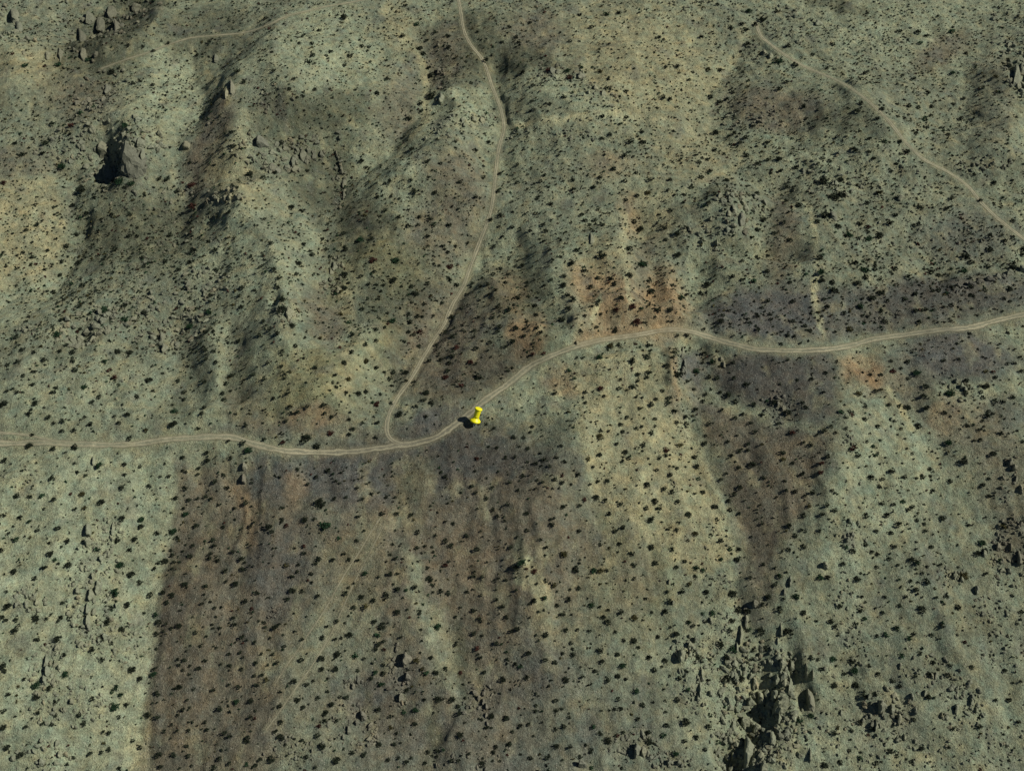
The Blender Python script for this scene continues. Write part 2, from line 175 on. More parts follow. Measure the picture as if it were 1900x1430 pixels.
WASHES = [[1.6,"L",0.6,[[166.5,153.7],[167.9,125.4],[163.8,89.6],[158.3,63.6],[157.9,50.6],[158.3,36.9],[159.8,28.5]]],[2.2,"T",0.6,[[-74.2,335.0],[-75.6,313.0],[-63.4,297.0],
 [-58.5,289.1],[-56.4,272.4],[-53.8,244.2],[-52.9,213.1],[-61.3,201.9],[-81.3,197.7]]],[1.8,"T",0.6,[[-203.5,293.2],[-195.9,268.9],[-177.9,233.0],[-170.1,215.5],[-172.2,204.7]]],
 [3.0,"L",0.55,[[-3.3,222.4],[29.7,215.9],[52.2,219.8],[76.7,225.5]]],[2.0,"T",0.6,[[138.4,206.9],[137.2,183.8],[122.8,172.2],[101.5,155.0]]],[2.4,"T",0.5,[[157.5,326.4],
 [146.3,295.2],[131.7,272.8],[123.6,251.5]]],[1.4,"L",0.5,[[65.5,139.5],[63.6,123.9],[59.7,93.7],[60.2,71.6],[60.7,50.5],[61.2,43.1]]],[1.6,"T",0.6,[[-83.0,27.5],[-80.6,9.6],
 [-80.3,-2.0],[-84.6,-13.1]]],[1.6,"L",0.5,[[182.1,3.9],[188.4,-6.2],[190.8,-23.9]]],[1.0,"L",0.4,[[156.8,-42.7],[154.0,-59.7]]],[1.2,"L",0.6,[[8.5,-90.5],[5.9,-95.7],[2.4,-99.4],
 [5.6,-107.2]]],[1.3,"P",0.7,[[93.0,-102.5],[87.3,-115.7],[81.5,-130.3]]],[1.3,"L",0.6,[[-155.0,-155.7],[-155.3,-165.5],[-154.7,-174.3]]],[2.2,"P",0.8,[[298.5,283.2],
 [284.7,256.7]]],[2.0,"L",0.45,[[97.1,-62.4],[98.2,-75.0],[98.7,-86.4]]],[1.5,"L",0.5,[[40.2,17.8],[50.8,16.6],[59.8,11.8]]],[1.0,"L",0.7,[[46.9,64.8],[41.1,41.7],[40.4,38.3]]],
 [1.2,"L",0.5,[[70.9,-156.5],[73.9,-163.1]]],[3.0,"T",0.5,[[-89.3,76.1],[-83.5,46.7],[-76.1,23.3]]],[2.5,"T",0.5,[[-163.4,170.3],[-156.9,149.8],[-144.4,129.1]]],
 [1.5,"D",0.7,[[78.0,29.9],[76.5,0.9]]],[3.0,"O",0.5,[[29.7,25.7],[49.3,35.0],[68.8,39.2]]],[2.0,"T",0.5,[[-178.4,-29.1],[-180.2,-32.9],[-173.6,-39.4]]]]
# bushes one can tell apart: x, y, width, look
BUSHES = [[-83.8,-75.8,5.0,"g"],[-51.0,247.8,5.5,"d"],[-116.9,42.8,5.5,"d"],[-97.0,-31.7,5.1,"d"],[-87.1,-64.9,4.9,"d"],[199.9,-95.7,4.1,"o"],[-228.5,160.3,5.3,"g"],[-254.0,164.9,5.3,"d"],
 [-270.0,184.9,5.4,"g"],[181.3,161.1,5.3,"d"],[183.8,143.5,5.2,"d"],[174.9,125.2,5.1,"d"],[-212.7,55.2,4.7,"g"],[-161.4,-21.6,4.3,"d"],[-63.8,96.6,4.9,"g"],[81.8,9.2,4.5,"d"],
 [70.1,87.3,4.9,"g"],[-174.4,-102.9,3.9,"g"],[213.2,-3.1,4.2,"g"],[4.5,-95.0,3.7,"g"],[-154.9,-71.4,3.7,"g"],[-175.8,-124.3,3.5,"d"],[-169.5,-93.7,3.6,"d"],[-215.9,-114.7,3.5,"d"],
 [-198.2,-145.8,3.4,"g"],[-166.1,-151.5,3.4,"g"],[-161.7,-135.6,3.5,"d"],[-32.1,-118.8,3.5,"g"],[-97.8,-172.8,3.3,"d"],[95.1,-126.4,3.5,"g"],[91.3,-138.2,3.5,"d"],
 [119.4,-120.4,3.5,"d"],[177.9,-111.9,3.5,"d"],[-188.4,165.1,4.7,"r"],[-183.7,143.8,4.6,"r"],[188.4,145.8,4.6,"d"],[-231.2,36.0,4.1,"g"],[-244.7,-11.4,3.8,"d"],
 [-191.5,-45.2,3.7,"g"],[-123.2,-37.6,3.7,"g"],[-16.5,7.7,3.9,"d"],[-91.4,-34.1,3.7,"d"],[89.4,66.4,4.2,"g"],[61.5,48.1,4.1,"r"],[64.3,42.4,4.1,"r"],[169.4,66.5,4.2,"d"],
 [188.8,82.5,4.3,"g"],[-108.3,-165.6,3.2,"d"],[185.7,111.0,4.2,"g"],[112.9,-39.7,3.6,"d"],[200.3,10.9,3.8,"g"],[211.4,-40.6,3.6,"d"],[-174.8,-90.2,3.3,"g"],[-168.8,-107.4,3.2,"d"],
 [-175.3,-116.6,3.2,"d"],[-195.6,-93.8,3.3,"d"],[-204.1,-118.0,3.2,"d"],[-109.4,-75.0,3.3,"d"],[-55.7,-119.3,3.2,"d"],[-74.3,-131.3,3.1,"d"],[-77.5,-167.7,3.0,"d"],
 [-71.5,-172.9,3.0,"d"],[-94.7,-164.6,3.0,"d"],[80.8,-65.7,3.4,"d"],[22.9,-89.7,3.3,"o"],[28.2,-94.9,3.3,"d"],[72.4,-156.7,3.1,"d"],[97.3,-101.5,3.3,"d"],[92.0,-129.8,3.2,"d"],
 [108.1,-118.6,3.2,"d"],[145.6,-136.0,3.1,"g"],[145.5,-141.4,3.1,"d"],[212.0,-80.1,3.3,"g"],[119.7,-155.7,3.1,"g"],[127.5,-173.9,3.0,"d"],[-152.0,163.1,4.2,"d"],
 [-221.7,159.9,4.2,"g"],[-232.8,202.8,4.3,"g"],[-112.9,323.6,4.9,"d"],[-61.4,302.2,4.8,"d"],[-53.3,278.8,4.7,"d"],[-84.9,115.5,4.0,"g"],[64.0,98.6,3.9,"d"],[24.3,267.0,4.6,"r"],
 [196.7,109.6,4.0,"g"],[203.4,112.5,4.0,"d"],[248.4,99.4,4.0,"d"],[-198.9,26.7,3.7,"d"],[-163.2,-11.9,3.5,"g"],[-226.4,-34.6,3.4,"d"],[-187.4,-62.9,3.3,"d"],[-75.2,93.5,3.9,"r"],
 [-63.7,80.6,3.9,"d"],[-34.4,97.8,4.0,"r"],[-61.6,49.8,3.8,"g"],[-42.1,-0.1,3.5,"d"],[41.3,-30.6,3.4,"o"],[62.4,-52.3,3.3,"d"],[105.1,79.2,3.9,"d"],[163.9,78.1,3.8,"g"],
 [183.3,72.1,3.8,"d"],[194.2,66.1,3.8,"d"],[188.8,62.4,3.8,"d"],[244.2,87.5,3.9,"g"],[132.3,-14.5,3.5,"d"],[-187.3,-140.7,2.9,"g"],[-96.0,-104.1,3.1,"d"],[-36.3,-98.2,3.1,"d"],
 [-25.2,-148.4,2.9,"d"],[145.2,-132.2,3.0,"d"],[174.9,286.4,4.5,"g"],[-166.9,47.7,3.6,"g"],[-200.8,49.4,3.6,"g"],[-114.7,86.7,3.7,"d"],[-74.6,-4.7,3.3,"d"],[-170.5,-77.7,3.0,"d"],
 [-217.2,-99.1,2.9,"d"],[-193.9,-126.0,2.8,"d"],[-192.2,-147.0,2.8,"d"],[-196.6,-150.6,2.8,"d"],[-199.7,-171.8,2.7,"d"],[-140.4,-143.1,2.8,"d"],[1.6,-96.3,2.9,"d"],
 [-49.6,-113.8,2.9,"d"],[-69.7,-123.1,2.9,"d"],[-3.9,-140.8,2.8,"d"],[-31.0,-148.7,2.8,"d"],[-2.3,-156.3,2.8,"d"],[47.1,-135.0,2.8,"g"],[62.3,-82.5,3.0,"d"],[85.7,-101.6,2.9,"d"],
 [52.9,-115.2,2.9,"o"],[71.1,-120.5,2.9,"d"],[103.1,-109.2,2.9,"d"],[97.7,-138.1,2.8,"d"],[39.6,-165.1,2.7,"d"],[124.3,-105.8,2.9,"g"],[193.9,-110.5,2.9,"d"],
 [176.5,-139.0,2.8,"d"],[173.8,-148.6,2.8,"d"],[79.2,198.5,3.9,"d"],[91.4,114.4,3.6,"d"],[164.4,351.3,4.5,"g"],[126.5,220.6,4.0,"d"],[90.4,98.2,3.6,"d"],[172.5,340.9,4.5,"d"],
 [202.1,181.2,3.8,"d"],[158.2,182.1,3.9,"d"],[191.3,162.1,3.8,"d"],[180.4,116.3,3.6,"d"],[136.6,117.8,3.6,"d"],[262.7,103.9,3.6,"d"],[-242.9,108.2,3.6,"d"],[-157.7,53.5,3.4,"g"],
 [-208.2,-0.5,3.2,"g"],[-193.3,27.2,3.3,"d"],[-179.8,8.5,3.2,"d"],[-229.4,-10.9,3.1,"d"],[-184.2,-16.7,3.1,"d"],[-204.7,-35.7,3.1,"d"],[-196.1,-60.2,3.0,"o"],[-110.1,32.0,3.3,"d"],
 [-89.2,73.8,3.5,"d"],[-117.3,49.7,3.3,"d"],[-90.4,85.2,3.5,"d"],[-51.2,72.2,3.5,"d"],[-53.3,17.5,3.3,"d"],[-32.7,9.5,3.2,"r"],[49.7,27.3,3.3,"o"],[72.9,-32.4,3.1,"r"],
 [65.6,-60.4,3.0,"d"],[38.4,-61.0,3.0,"d"],[92.3,15.3,3.3,"g"],[74.0,71.3,3.5,"d"],[56.0,51.8,3.3,"d"],[27.1,68.1,3.4,"d"],[107.3,44.8,3.3,"d"],[165.3,89.1,3.5,"d"],
 [169.3,72.0,3.4,"d"],[164.1,72.9,3.4,"d"],[188.2,76.8,3.5,"d"],[181.7,56.8,3.4,"g"],[172.9,40.5,3.3,"o"],[226.6,87.9,3.5,"d"],[270.7,88.7,3.5,"d"],[231.5,0.4,3.2,"d"],
 [206.3,-30.6,3.1,"g"],[192.0,-8.8,3.2,"d"],[194.9,-19.7,3.1,"d"],[-255.9,265.6,4.1,"d"],[-291.6,272.4,4.1,"g"],[-281.8,197.6,3.8,"d"],[-126.0,139.8,3.6,"d"],[-58.8,297.5,4.2,"d"],
 [-169.3,-68.0,2.9,"g"],[-177.1,-69.8,2.9,"d"],[-177.6,-79.7,2.8,"d"],[-168.7,-71.5,2.9,"d"],[-203.2,-90.3,2.8,"d"],[-212.0,-139.8,2.6,"d"],[-207.4,-162.9,2.6,"d"],
 [-205.1,-169.6,2.6,"d"],[-152.5,-136.6,2.7,"g"],[-145.3,-97.5,2.8,"d"],[-156.8,-84.6,2.8,"d"],[-150.5,-63.2,2.9,"g"],[-122.2,-98.7,2.8,"d"],[-144.5,-116.9,2.7,"d"],
 [-152.6,-153.0,2.6,"d"],[-145.6,-168.5,2.6,"d"],[-93.2,-72.9,2.8,"d"],[-65.6,-107.0,2.7,"d"],[-54.7,-107.0,2.7,"d"],[-80.7,-133.3,2.7,"d"],[-54.9,-142.7,2.6,"g"],
 [-32.0,-138.9,2.6,"d"],[-40.1,-153.0,2.6,"g"],[-77.5,-154.6,2.6,"d"],[-89.2,-150.3,2.6,"d"],[-101.6,-120.3,2.7,"d"],[-8.5,-155.9,2.6,"d"],[-21.3,-163.6,2.6,"d"],
 [-12.1,-174.3,2.6,"d"],[63.0,-69.8,2.9,"d"],[35.9,-95.2,2.8,"g"],[34.5,-110.9,2.7,"g"],[22.6,-142.1,2.6,"d"],[56.4,-165.0,2.6,"d"],[101.2,-85.3,2.8,"d"],[83.2,-74.3,2.9,"o"],
 [99.5,-108.7,2.8,"d"],[67.1,-169.6,2.6,"g"],[196.4,-68.3,2.9,"d"],[112.5,-104.8,2.8,"d"],[126.6,-112.7,2.7,"d"],[136.6,-131.7,2.7,"g"],[136.2,-141.8,2.7,"d"],
 [152.0,-98.2,2.8,"d"],[136.0,-97.2,2.8,"g"],[148.4,-146.1,2.6,"d"],[208.8,-85.1,2.8,"d"],[155.1,-168.7,2.6,"d"],[124.9,-153.8,2.6,"g"],[-267.7,209.4,3.7,"r"],[78.4,152.2,3.6,"o"],
 [72.7,126.6,3.5,"d"],[125.3,163.9,3.6,"d"],[140.7,189.6,3.7,"d"],[128.1,280.1,4.0,"o"],[158.9,328.3,4.2,"d"],[141.5,127.4,3.5,"d"],[36.7,257.5,3.9,"r"],[298.5,325.5,4.2,"g"],
 [253.5,218.8,3.8,"g"],[210.6,121.4,3.4,"d"],[162.9,138.0,3.5,"d"],[211.6,150.5,3.5,"o"],[-203.1,59.7,3.2,"d"],[-155.7,37.2,3.1,"d"],[-191.9,55.6,3.2,"d"],[-231.4,-17.2,2.9,"d"],
 [-252.5,35.5,3.1,"d"],[1.8,35.5,3.1,"d"],[-72.8,18.8,3.1,"o"],[-20.8,18.0,3.1,"r"],[-39.0,-8.0,3.0,"d"],[-53.9,-15.3,3.0,"d"],[-65.4,-8.4,3.0,"r"],[-89.5,-15.9,2.9,"d"],
 [-86.1,-27.3,2.9,"r"],[43.6,17.8,3.1,"g"],[59.5,14.6,3.0,"d"],[43.1,-2.1,3.0,"r"],[53.1,-36.9,2.9,"d"],[93.9,-59.1,2.9,"d"],[76.4,12.4,3.0,"d"],[81.2,48.6,3.2,"d"],
 [62.2,74.9,3.3,"d"],[48.2,91.2,3.3,"d"],[11.8,55.5,3.2,"d"],[32.0,85.4,3.3,"d"],[212.0,66.1,3.2,"d"],[230.7,86.2,3.3,"d"],[250.1,94.5,3.4,"d"],[263.0,69.3,3.3,"d"],
 [271.9,92.4,3.3,"d"],[225.0,-38.7,2.9,"d"],[200.5,-10.4,3.0,"d"],[168.5,-3.8,3.0,"o"],[132.8,-27.2,2.9,"r"],[-169.0,-118.7,2.6,"d"],[-204.1,-96.7,2.6,"d"],[-219.4,-84.3,2.6,"g"],
 [-210.7,-124.6,2.5,"d"],[-178.6,-129.5,2.5,"d"],[-154.3,-114.1,2.6,"d"],[-150.2,-102.5,2.6,"d"],[-119.9,-91.7,2.6,"d"],[-115.3,-149.7,2.5,"g"],[-108.9,-149.7,2.5,"d"],
 [-103.9,-71.9,2.7,"d"],[-64.8,-96.3,2.6,"g"],[-80.4,-137.3,2.5,"d"],[-74.6,-137.0,2.5,"d"],[2.3,-121.8,2.5,"d"],[-75.2,-151.0,2.5,"d"],[-54.8,-165.9,2.4,"d"],[9.8,-98.0,2.6,"r"],
 [52.4,-124.3,2.5,"d"],[45.0,-130.4,2.5,"d"],[14.2,-124.9,2.5,"d"],[44.6,-139.4,2.5,"d"],[56.2,-161.2,2.4,"d"],[65.3,-131.3,2.5,"d"],[63.9,-89.7,2.6,"d"],[90.2,-124.0,2.6,"d"],
 [96.0,-113.7,2.6,"d"],[18.2,-167.3,2.4,"d"],[174.8,-73.0,2.7,"d"],[151.6,-86.3,2.6,"d"],[137.9,-116.1,2.6,"d"],[222.3,-73.1,2.7,"o"],[133.2,-161.6,2.4,"d"],[134.0,-172.9,2.4,"d"],
 [-56.2,150.1,3.3,"d"],[50.0,121.6,3.2,"d"],[184.5,280.8,3.8,"d"],[183.8,305.1,3.9,"d"],[209.7,214.7,3.5,"d"],[-174.3,90.8,3.1,"d"],[-233.3,18.1,2.9,"d"],[-220.8,24.7,2.9,"d"],
 [-216.4,11.8,2.9,"d"],[-223.9,-63.7,2.6,"d"],[-236.3,-42.4,2.7,"d"],[-126.3,-33.3,2.7,"d"],[0.4,27.6,2.9,"d"],[-82.5,12.5,2.9,"d"],[67.4,18.1,2.9,"d"],[76.0,-7.4,2.8,"d"],
 [79.6,-9.6,2.8,"d"],[22.9,-68.2,2.6,"d"],[106.2,0.1,2.8,"d"],[100.8,20.5,2.9,"g"],[114.9,2.9,2.8,"d"],[52.8,46.9,3.0,"r"],[28.7,60.2,3.0,"d"],[25.9,43.2,3.0,"d"],
 [128.7,76.2,3.1,"g"],[163.8,55.8,3.0,"d"],[258.7,91.7,3.1,"d"],[188.6,11.5,2.9,"r"],[202.5,1.7,2.8,"d"],[227.9,-16.2,2.8,"d"],[143.3,-44.9,2.7,"r"],[158.8,-38.5,2.7,"r"],
 [176.1,-47.2,2.7,"d"],[165.1,-51.7,2.7,"d"],[-185.0,-84.8,2.5,"g"],[-165.3,-96.3,2.5,"d"],[-208.3,-157.3,2.3,"d"],[-176.9,-158.8,2.3,"d"],[-174.7,-149.9,2.3,"d"],
 [-166.7,-143.7,2.3,"g"],[-160.4,-101.1,2.5,"d"],[-144.8,-68.3,2.5,"d"],[-85.7,-89.9,2.5,"d"],[-27.5,-81.3,2.5,"d"],[-40.0,-113.6,2.4,"d"],[-59.4,-117.6,2.4,"d"],
 [-57.5,-122.8,2.4,"g"],[-66.5,-131.5,2.4,"g"],[-40.3,-134.2,2.3,"o"],[-69.3,-147.9,2.3,"d"],[-91.3,-143.1,2.3,"d"],[-79.8,-163.6,2.3,"d"],[-60.5,-170.0,2.3,"d"],
 [61.3,-64.1,2.5,"d"],[9.6,-111.6,2.4,"d"],[41.5,-117.5,2.4,"d"],[37.8,-129.4,2.4,"d"],[6.3,-140.6,2.3,"d"],[55.0,-150.0,2.3,"d"],[52.5,-144.9,2.3,"g"],[62.7,-162.0,2.3,"g"],
 [64.2,-157.9,2.3,"d"],[76.5,-162.6,2.3,"d"],[81.9,-158.3,2.3,"d"],[58.4,-131.1,2.4,"d"],[67.0,-111.2,2.4,"d"],[82.5,-90.7,2.5,"g"],[75.0,-102.0,2.4,"d"],[109.5,-126.0,2.4,"d"],
 [105.3,-133.9,2.4,"d"],[-1.1,-166.3,2.3,"d"],[85.4,-162.5,2.3,"g"],[170.2,-68.4,2.5,"d"],[160.6,-69.3,2.5,"d"],[125.6,-73.1,2.5,"d"],[118.1,-96.5,2.4,"g"],[116.6,-110.5,2.4,"d"],
 [182.3,-100.2,2.4,"d"],[165.6,-119.4,2.4,"g"],[161.0,-121.8,2.4,"g"],[183.8,-139.3,2.3,"d"],[168.2,-167.6,2.3,"d"],[192.4,-160.4,2.3,"d"],[179.6,-91.5,2.5,"g"],
 [-157.3,123.5,3.0,"d"],[-256.8,154.1,3.2,"d"],[-273.8,278.4,3.5,"g"],[-265.9,222.0,3.3,"g"],[-175.5,102.9,3.0,"d"],[-161.5,98.4,3.0,"d"],[-193.6,124.1,3.1,"d"],
 [-215.7,121.4,3.1,"d"],[-169.5,243.4,3.4,"d"],[-270.7,131.7,3.1,"d"],[-308.7,262.6,3.4,"g"],[-292.9,187.8,3.2,"d"],[-300.1,197.2,3.3,"d"],[-163.4,179.4,3.2,"d"],
 [-281.9,215.9,3.3,"d"],[-281.5,190.9,3.3,"d"],[-220.1,108.7,3.0,"d"],[-251.8,119.2,3.1,"d"],[-249.6,132.5,3.1,"d"],[-196.0,161.7,3.2,"d"],[-298.1,163.1,3.2,"r"],
 [-109.8,101.2,3.0,"d"],[-115.2,107.0,3.0,"d"],[-90.3,187.6,3.3,"d"],[-54.7,285.6,3.6,"d"],[-60.2,190.6,3.2,"d"],[-43.0,313.4,3.6,"d"],[-17.3,290.0,3.6,"d"],[-137.6,190.9,3.2,"d"],
 [-57.5,240.2,3.4,"d"],[-64.4,228.9,3.4,"d"],[-83.7,240.9,3.4,"d"],[32.1,235.8,3.4,"d"],[6.4,269.2,3.5,"d"],[71.4,197.5,3.3,"d"],[66.7,183.4,3.2,"d"],[59.6,171.8,3.2,"d"],
 [132.6,249.6,3.5,"d"],[148.8,328.1,3.7,"d"],[73.4,343.5,3.7,"d"],[64.5,340.8,3.7,"g"],[35.3,266.0,3.5,"g"],[110.2,132.9,3.0,"d"],[114.5,139.8,3.1,"d"],[34.9,97.2,2.9,"d"],
 [183.0,349.9,3.8,"d"],[169.4,252.4,3.4,"d"],[262.5,324.5,3.7,"d"],[219.3,184.8,3.2,"g"],[152.1,122.0,3.0,"d"],[198.1,119.1,3.0,"r"],[227.9,123.7,3.0,"d"],[215.6,128.4,3.0,"d"],
 [245.9,134.7,3.1,"d"],[281.5,103.6,3.0,"d"],[232.5,180.2,3.2,"d"],[-158.4,84.4,2.9,"d"],[-141.1,65.3,2.8,"d"],[-231.6,46.3,2.8,"d"],[-203.8,18.2,2.7,"g"],[-140.8,4.9,2.7,"d"],
 [-200.7,-22.2,2.6,"d"],[-214.3,-37.3,2.5,"d"],[-210.2,-54.4,2.5,"d"],[-134.0,-47.0,2.5,"d"],[-122.3,-60.5,2.5,"d"],[-249.1,82.2,3.0,"d"],[-54.0,77.9,2.9,"d"],[2.8,61.5,2.8,"d"],
 [-18.3,26.6,2.7,"d"],[-49.5,56.9,2.9,"d"],[-53.1,52.8,2.8,"d"],[-47.6,46.8,2.8,"r"],[-84.2,47.2,2.8,"g"],[-32.0,13.6,2.7,"d"],[-101.8,-19.0,2.6,"d"],[-80.1,3.4,2.7,"o"],
 [-64.0,-20.0,2.6,"d"],[-28.1,31.3,2.8,"r"],[-85.2,-46.8,2.5,"d"],[35.0,32.1,2.7,"d"],[67.3,8.9,2.7,"d"],[58.7,0.3,2.6,"d"],[84.1,-10.9,2.6,"d"],[61.9,-32.1,2.6,"d"],
 [40.9,-40.4,2.5,"d"],[92.6,-25.1,2.6,"d"],[89.1,-52.0,2.5,"d"],[106.5,-50.2,2.5,"d"],[29.9,-52.3,2.5,"d"],[109.1,-4.8,2.6,"d"],[117.7,-7.8,2.6,"d"],[127.0,-8.3,2.6,"d"],
 [75.1,47.9,2.8,"d"],[41.5,69.1,2.9,"d"],[31.8,54.8,2.8,"d"],[45.6,75.7,2.9,"d"],[184.7,87.3,2.9,"d"],[194.7,84.4,2.9,"d"],[151.8,37.0,2.8,"d"],[136.9,83.4,2.9,"d"],
 [146.7,60.0,2.8,"d"],[125.3,37.4,2.8,"d"],[225.2,68.9,2.9,"d"],[243.3,72.1,2.9,"d"],[280.4,100.7,3.0,"d"],[192.4,46.9,2.8,"d"],[220.7,-2.8,2.6,"d"],[223.0,4.5,2.7,"d"],
 [231.2,-27.7,2.6,"d"],[173.6,-23.7,2.6,"d"],[168.1,-20.1,2.6,"d"],[156.7,-18.0,2.6,"g"],[146.8,-28.7,2.6,"d"],[127.1,-36.6,2.5,"d"],[142.2,-49.8,2.5,"r"],[190.9,-48.3,2.5,"d"],
 [-172.1,-83.0,2.3,"d"],[-175.2,-109.7,2.3,"d"],[-197.7,-83.5,2.3,"d"],[-202.5,-78.4,2.3,"d"],[-220.5,-74.2,2.3,"d"],[-224.4,-89.7,2.3,"d"],[-201.3,-127.0,2.2,"d"],
 [-193.9,-116.7,2.2,"d"],[-217.6,-119.1,2.2,"d"],[-173.9,-133.2,2.2,"d"],[-178.9,-156.3,2.1,"d"],[-162.1,-149.8,2.2,"d"],[-164.5,-146.2,2.2,"g"],[-157.8,-139.0,2.2,"d"],
 [-151.8,-105.8,2.3,"d"],[-160.9,-88.5,2.3,"d"],[-145.3,-83.5,2.3,"d"],[-135.9,-75.9,2.4,"d"],[-120.8,-87.2,2.3,"d"],[-135.5,-99.1,2.3,"d"],[-120.0,-117.5,2.2,"d"],
 [-116.0,-123.4,2.2,"d"],[-133.1,-135.8,2.2,"d"],[-120.2,-135.1,2.2,"d"],[-122.0,-152.1,2.2,"d"],[-139.2,-169.0,2.1,"d"],[-121.2,-174.9,2.1,"d"],[-102.4,-172.8,2.1,"d"],
 [-92.6,-86.9,2.3,"d"],[-96.6,-97.0,2.3,"d"],[-100.0,-91.8,2.3,"o"],[-111.5,-104.7,2.3,"d"],[-72.6,-105.5,2.3,"d"],[-63.3,-111.1,2.2,"o"],[-60.3,-108.9,2.2,"d"],
 [-50.0,-104.3,2.3,"d"],[-45.8,-68.4,2.3,"d"],[-42.6,-75.8,2.3,"d"],[-30.0,-79.1,2.3,"d"],[-15.7,-84.5,2.3,"d"],[-29.7,-90.7,2.3,"r"],[-42.4,-103.3,2.3,"d"],[-17.2,-96.2,2.3,"d"],
 [-28.1,-103.1,2.3,"d"],[-4.1,-111.6,2.2,"d"],[-2.0,-116.1,2.2,"d"],[-81.0,-124.6,2.2,"d"],[-56.9,-126.7,2.2,"d"],[-54.3,-138.4,2.2,"d"],[-27.8,-137.1,2.2,"d"],
 [-14.7,-127.5,2.2,"r"],[-21.9,-154.5,2.2,"d"],[-40.3,-157.8,2.1,"d"],[-55.7,-151.9,2.2,"d"],[-72.8,-157.1,2.1,"d"],[-89.2,-134.0,2.2,"d"],[67.4,-63.2,2.4,"d"],
 [50.0,-75.0,2.3,"d"],[29.9,-77.5,2.3,"d"],[17.8,-77.2,2.3,"d"],[15.2,-87.0,2.3,"d"],[39.2,-95.1,2.3,"o"],[18.6,-102.8,2.3,"o"],[24.6,-108.1,2.3,"d"],[19.3,-110.8,2.2,"d"],
 [47.3,-113.1,2.2,"d"],[7.1,-131.8,2.2,"d"],[18.4,-135.3,2.2,"d"],[21.4,-159.5,2.1,"d"],[69.6,-147.3,2.2,"d"],[60.6,-135.6,2.2,"d"],[54.1,-92.0,2.3,"d"],[53.5,-87.0,2.3,"d"],
 [48.0,-82.3,2.3,"d"],[95.0,-76.2,2.4,"d"],[69.2,-106.9,2.3,"d"],[87.8,-110.7,2.3,"g"],[76.7,-115.5,2.2,"g"],[94.7,-118.2,2.2,"d"],[100.2,-131.6,2.2,"d"],[132.4,-68.6,2.3,"d"],
 [170.7,-76.9,2.3,"d"],[130.2,-83.8,2.3,"d"],[127.3,-131.8,2.2,"d"],[139.2,-97.1,2.3,"d"],[142.6,-109.9,2.3,"d"],[177.1,-103.0,2.3,"d"],[185.0,-119.6,2.2,"d"],
 [170.3,-123.9,2.2,"g"],[165.9,-131.0,2.2,"g"],[155.2,-138.0,2.2,"d"],[160.6,-140.8,2.2,"d"],[178.6,-134.1,2.2,"d"],[208.5,-137.4,2.2,"d"],[144.9,-156.6,2.2,"d"],
 [142.0,-170.9,2.1,"g"],[163.1,-172.6,2.1,"d"],[207.5,-149.3,2.2,"d"],[177.6,-89.6,2.3,"d"],[-219.0,139.5,2.9,"d"],[-246.7,146.1,2.9,"d"],[-164.1,233.1,3.1,"d"],
 [-120.3,139.7,2.9,"d"],[-129.3,94.6,2.7,"d"],[-43.9,126.0,2.9,"d"],[-35.3,126.6,2.9,"d"],[-58.2,125.7,2.9,"d"],[-49.5,168.7,2.9,"d"],[-134.9,223.5,3.1,"d"],[-126.0,265.8,3.2,"d"],
 [-127.3,258.0,3.2,"d"],[-73.0,310.7,3.4,"d"],[-42.0,301.0,3.4,"d"],[-92.2,107.3,2.8,"d"],[-6.2,135.6,2.9,"d"],[-64.3,326.8,3.4,"g"],[55.4,217.6,3.1,"d"],[70.0,219.6,3.1,"d"],
 [59.8,203.9,3.1,"d"],[51.1,163.2,3.0,"d"],[65.8,160.9,2.9,"d"],[71.9,149.1,2.9,"d"],[22.2,141.1,2.9,"d"],[18.7,118.0,2.8,"d"],[41.2,126.6,2.8,"d"],[39.4,131.5,2.9,"d"],
 [69.4,131.7,2.9,"d"],[85.8,123.0,2.8,"d"],[103.4,153.8,2.9,"d"],[123.1,198.7,3.1,"d"],[127.4,255.0,3.2,"d"],[136.8,251.9,3.2,"d"],[141.4,257.4,3.2,"d"],[136.4,282.5,3.3,"d"],
 [166.6,335.1,3.5,"d"],[158.5,314.4,3.4,"d"],[156.8,332.9,3.5,"d"],[56.2,266.9,3.2,"o"],[70.9,243.9,3.2,"d"],[95.2,244.6,3.2,"d"],[141.1,149.7,2.9,"d"],[145.7,115.0,2.8,"d"],
 [47.1,155.0,2.9,"d"],[223.7,213.6,3.1,"d"],[212.7,220.5,3.1,"d"],[274.9,322.7,3.4,"d"],[280.0,320.0,3.4,"d"],[273.4,310.6,3.4,"g"],[227.1,268.3,3.3,"d"],[212.6,191.3,3.0,"d"],
 [245.8,229.4,3.1,"d"],[278.1,224.5,3.1,"d"],[158.8,174.2,3.0,"d"],[167.3,174.7,3.0,"d"],[194.2,122.3,2.8,"d"],[169.7,119.2,2.8,"d"],[231.9,135.8,2.9,"d"],[264.8,113.1,2.8,"d"],
 [305.8,255.3,3.2,"o"],[-251.1,106.6,2.8,"d"],[-158.5,65.0,2.7,"d"],[-138.6,32.1,2.6,"d"],[-140.1,53.6,2.6,"d"],[-222.4,-3.5,2.5,"d"],[-196.1,8.0,2.5,"r"],[-221.2,-18.6,2.4,"d"],
 [-214.1,-21.0,2.4,"d"],[-139.6,-6.7,2.5,"d"],[-147.2,16.5,2.5,"d"],[-126.9,6.3,2.5,"d"],[-139.1,10.6,2.5,"d"],[-245.9,24.1,2.5,"d"],[-225.0,29.3,2.6,"d"],[-180.9,-29.2,2.4,"d"],
 [-179.7,-54.9,2.3,"d"],[-212.8,-62.8,2.3,"g"],[-207.2,-64.7,2.3,"d"],[-193.7,-66.6,2.3,"o"],[-142.5,-40.0,2.4,"d"],[-137.8,-50.1,2.4,"d"],[-151.7,-52.3,2.4,"d"],
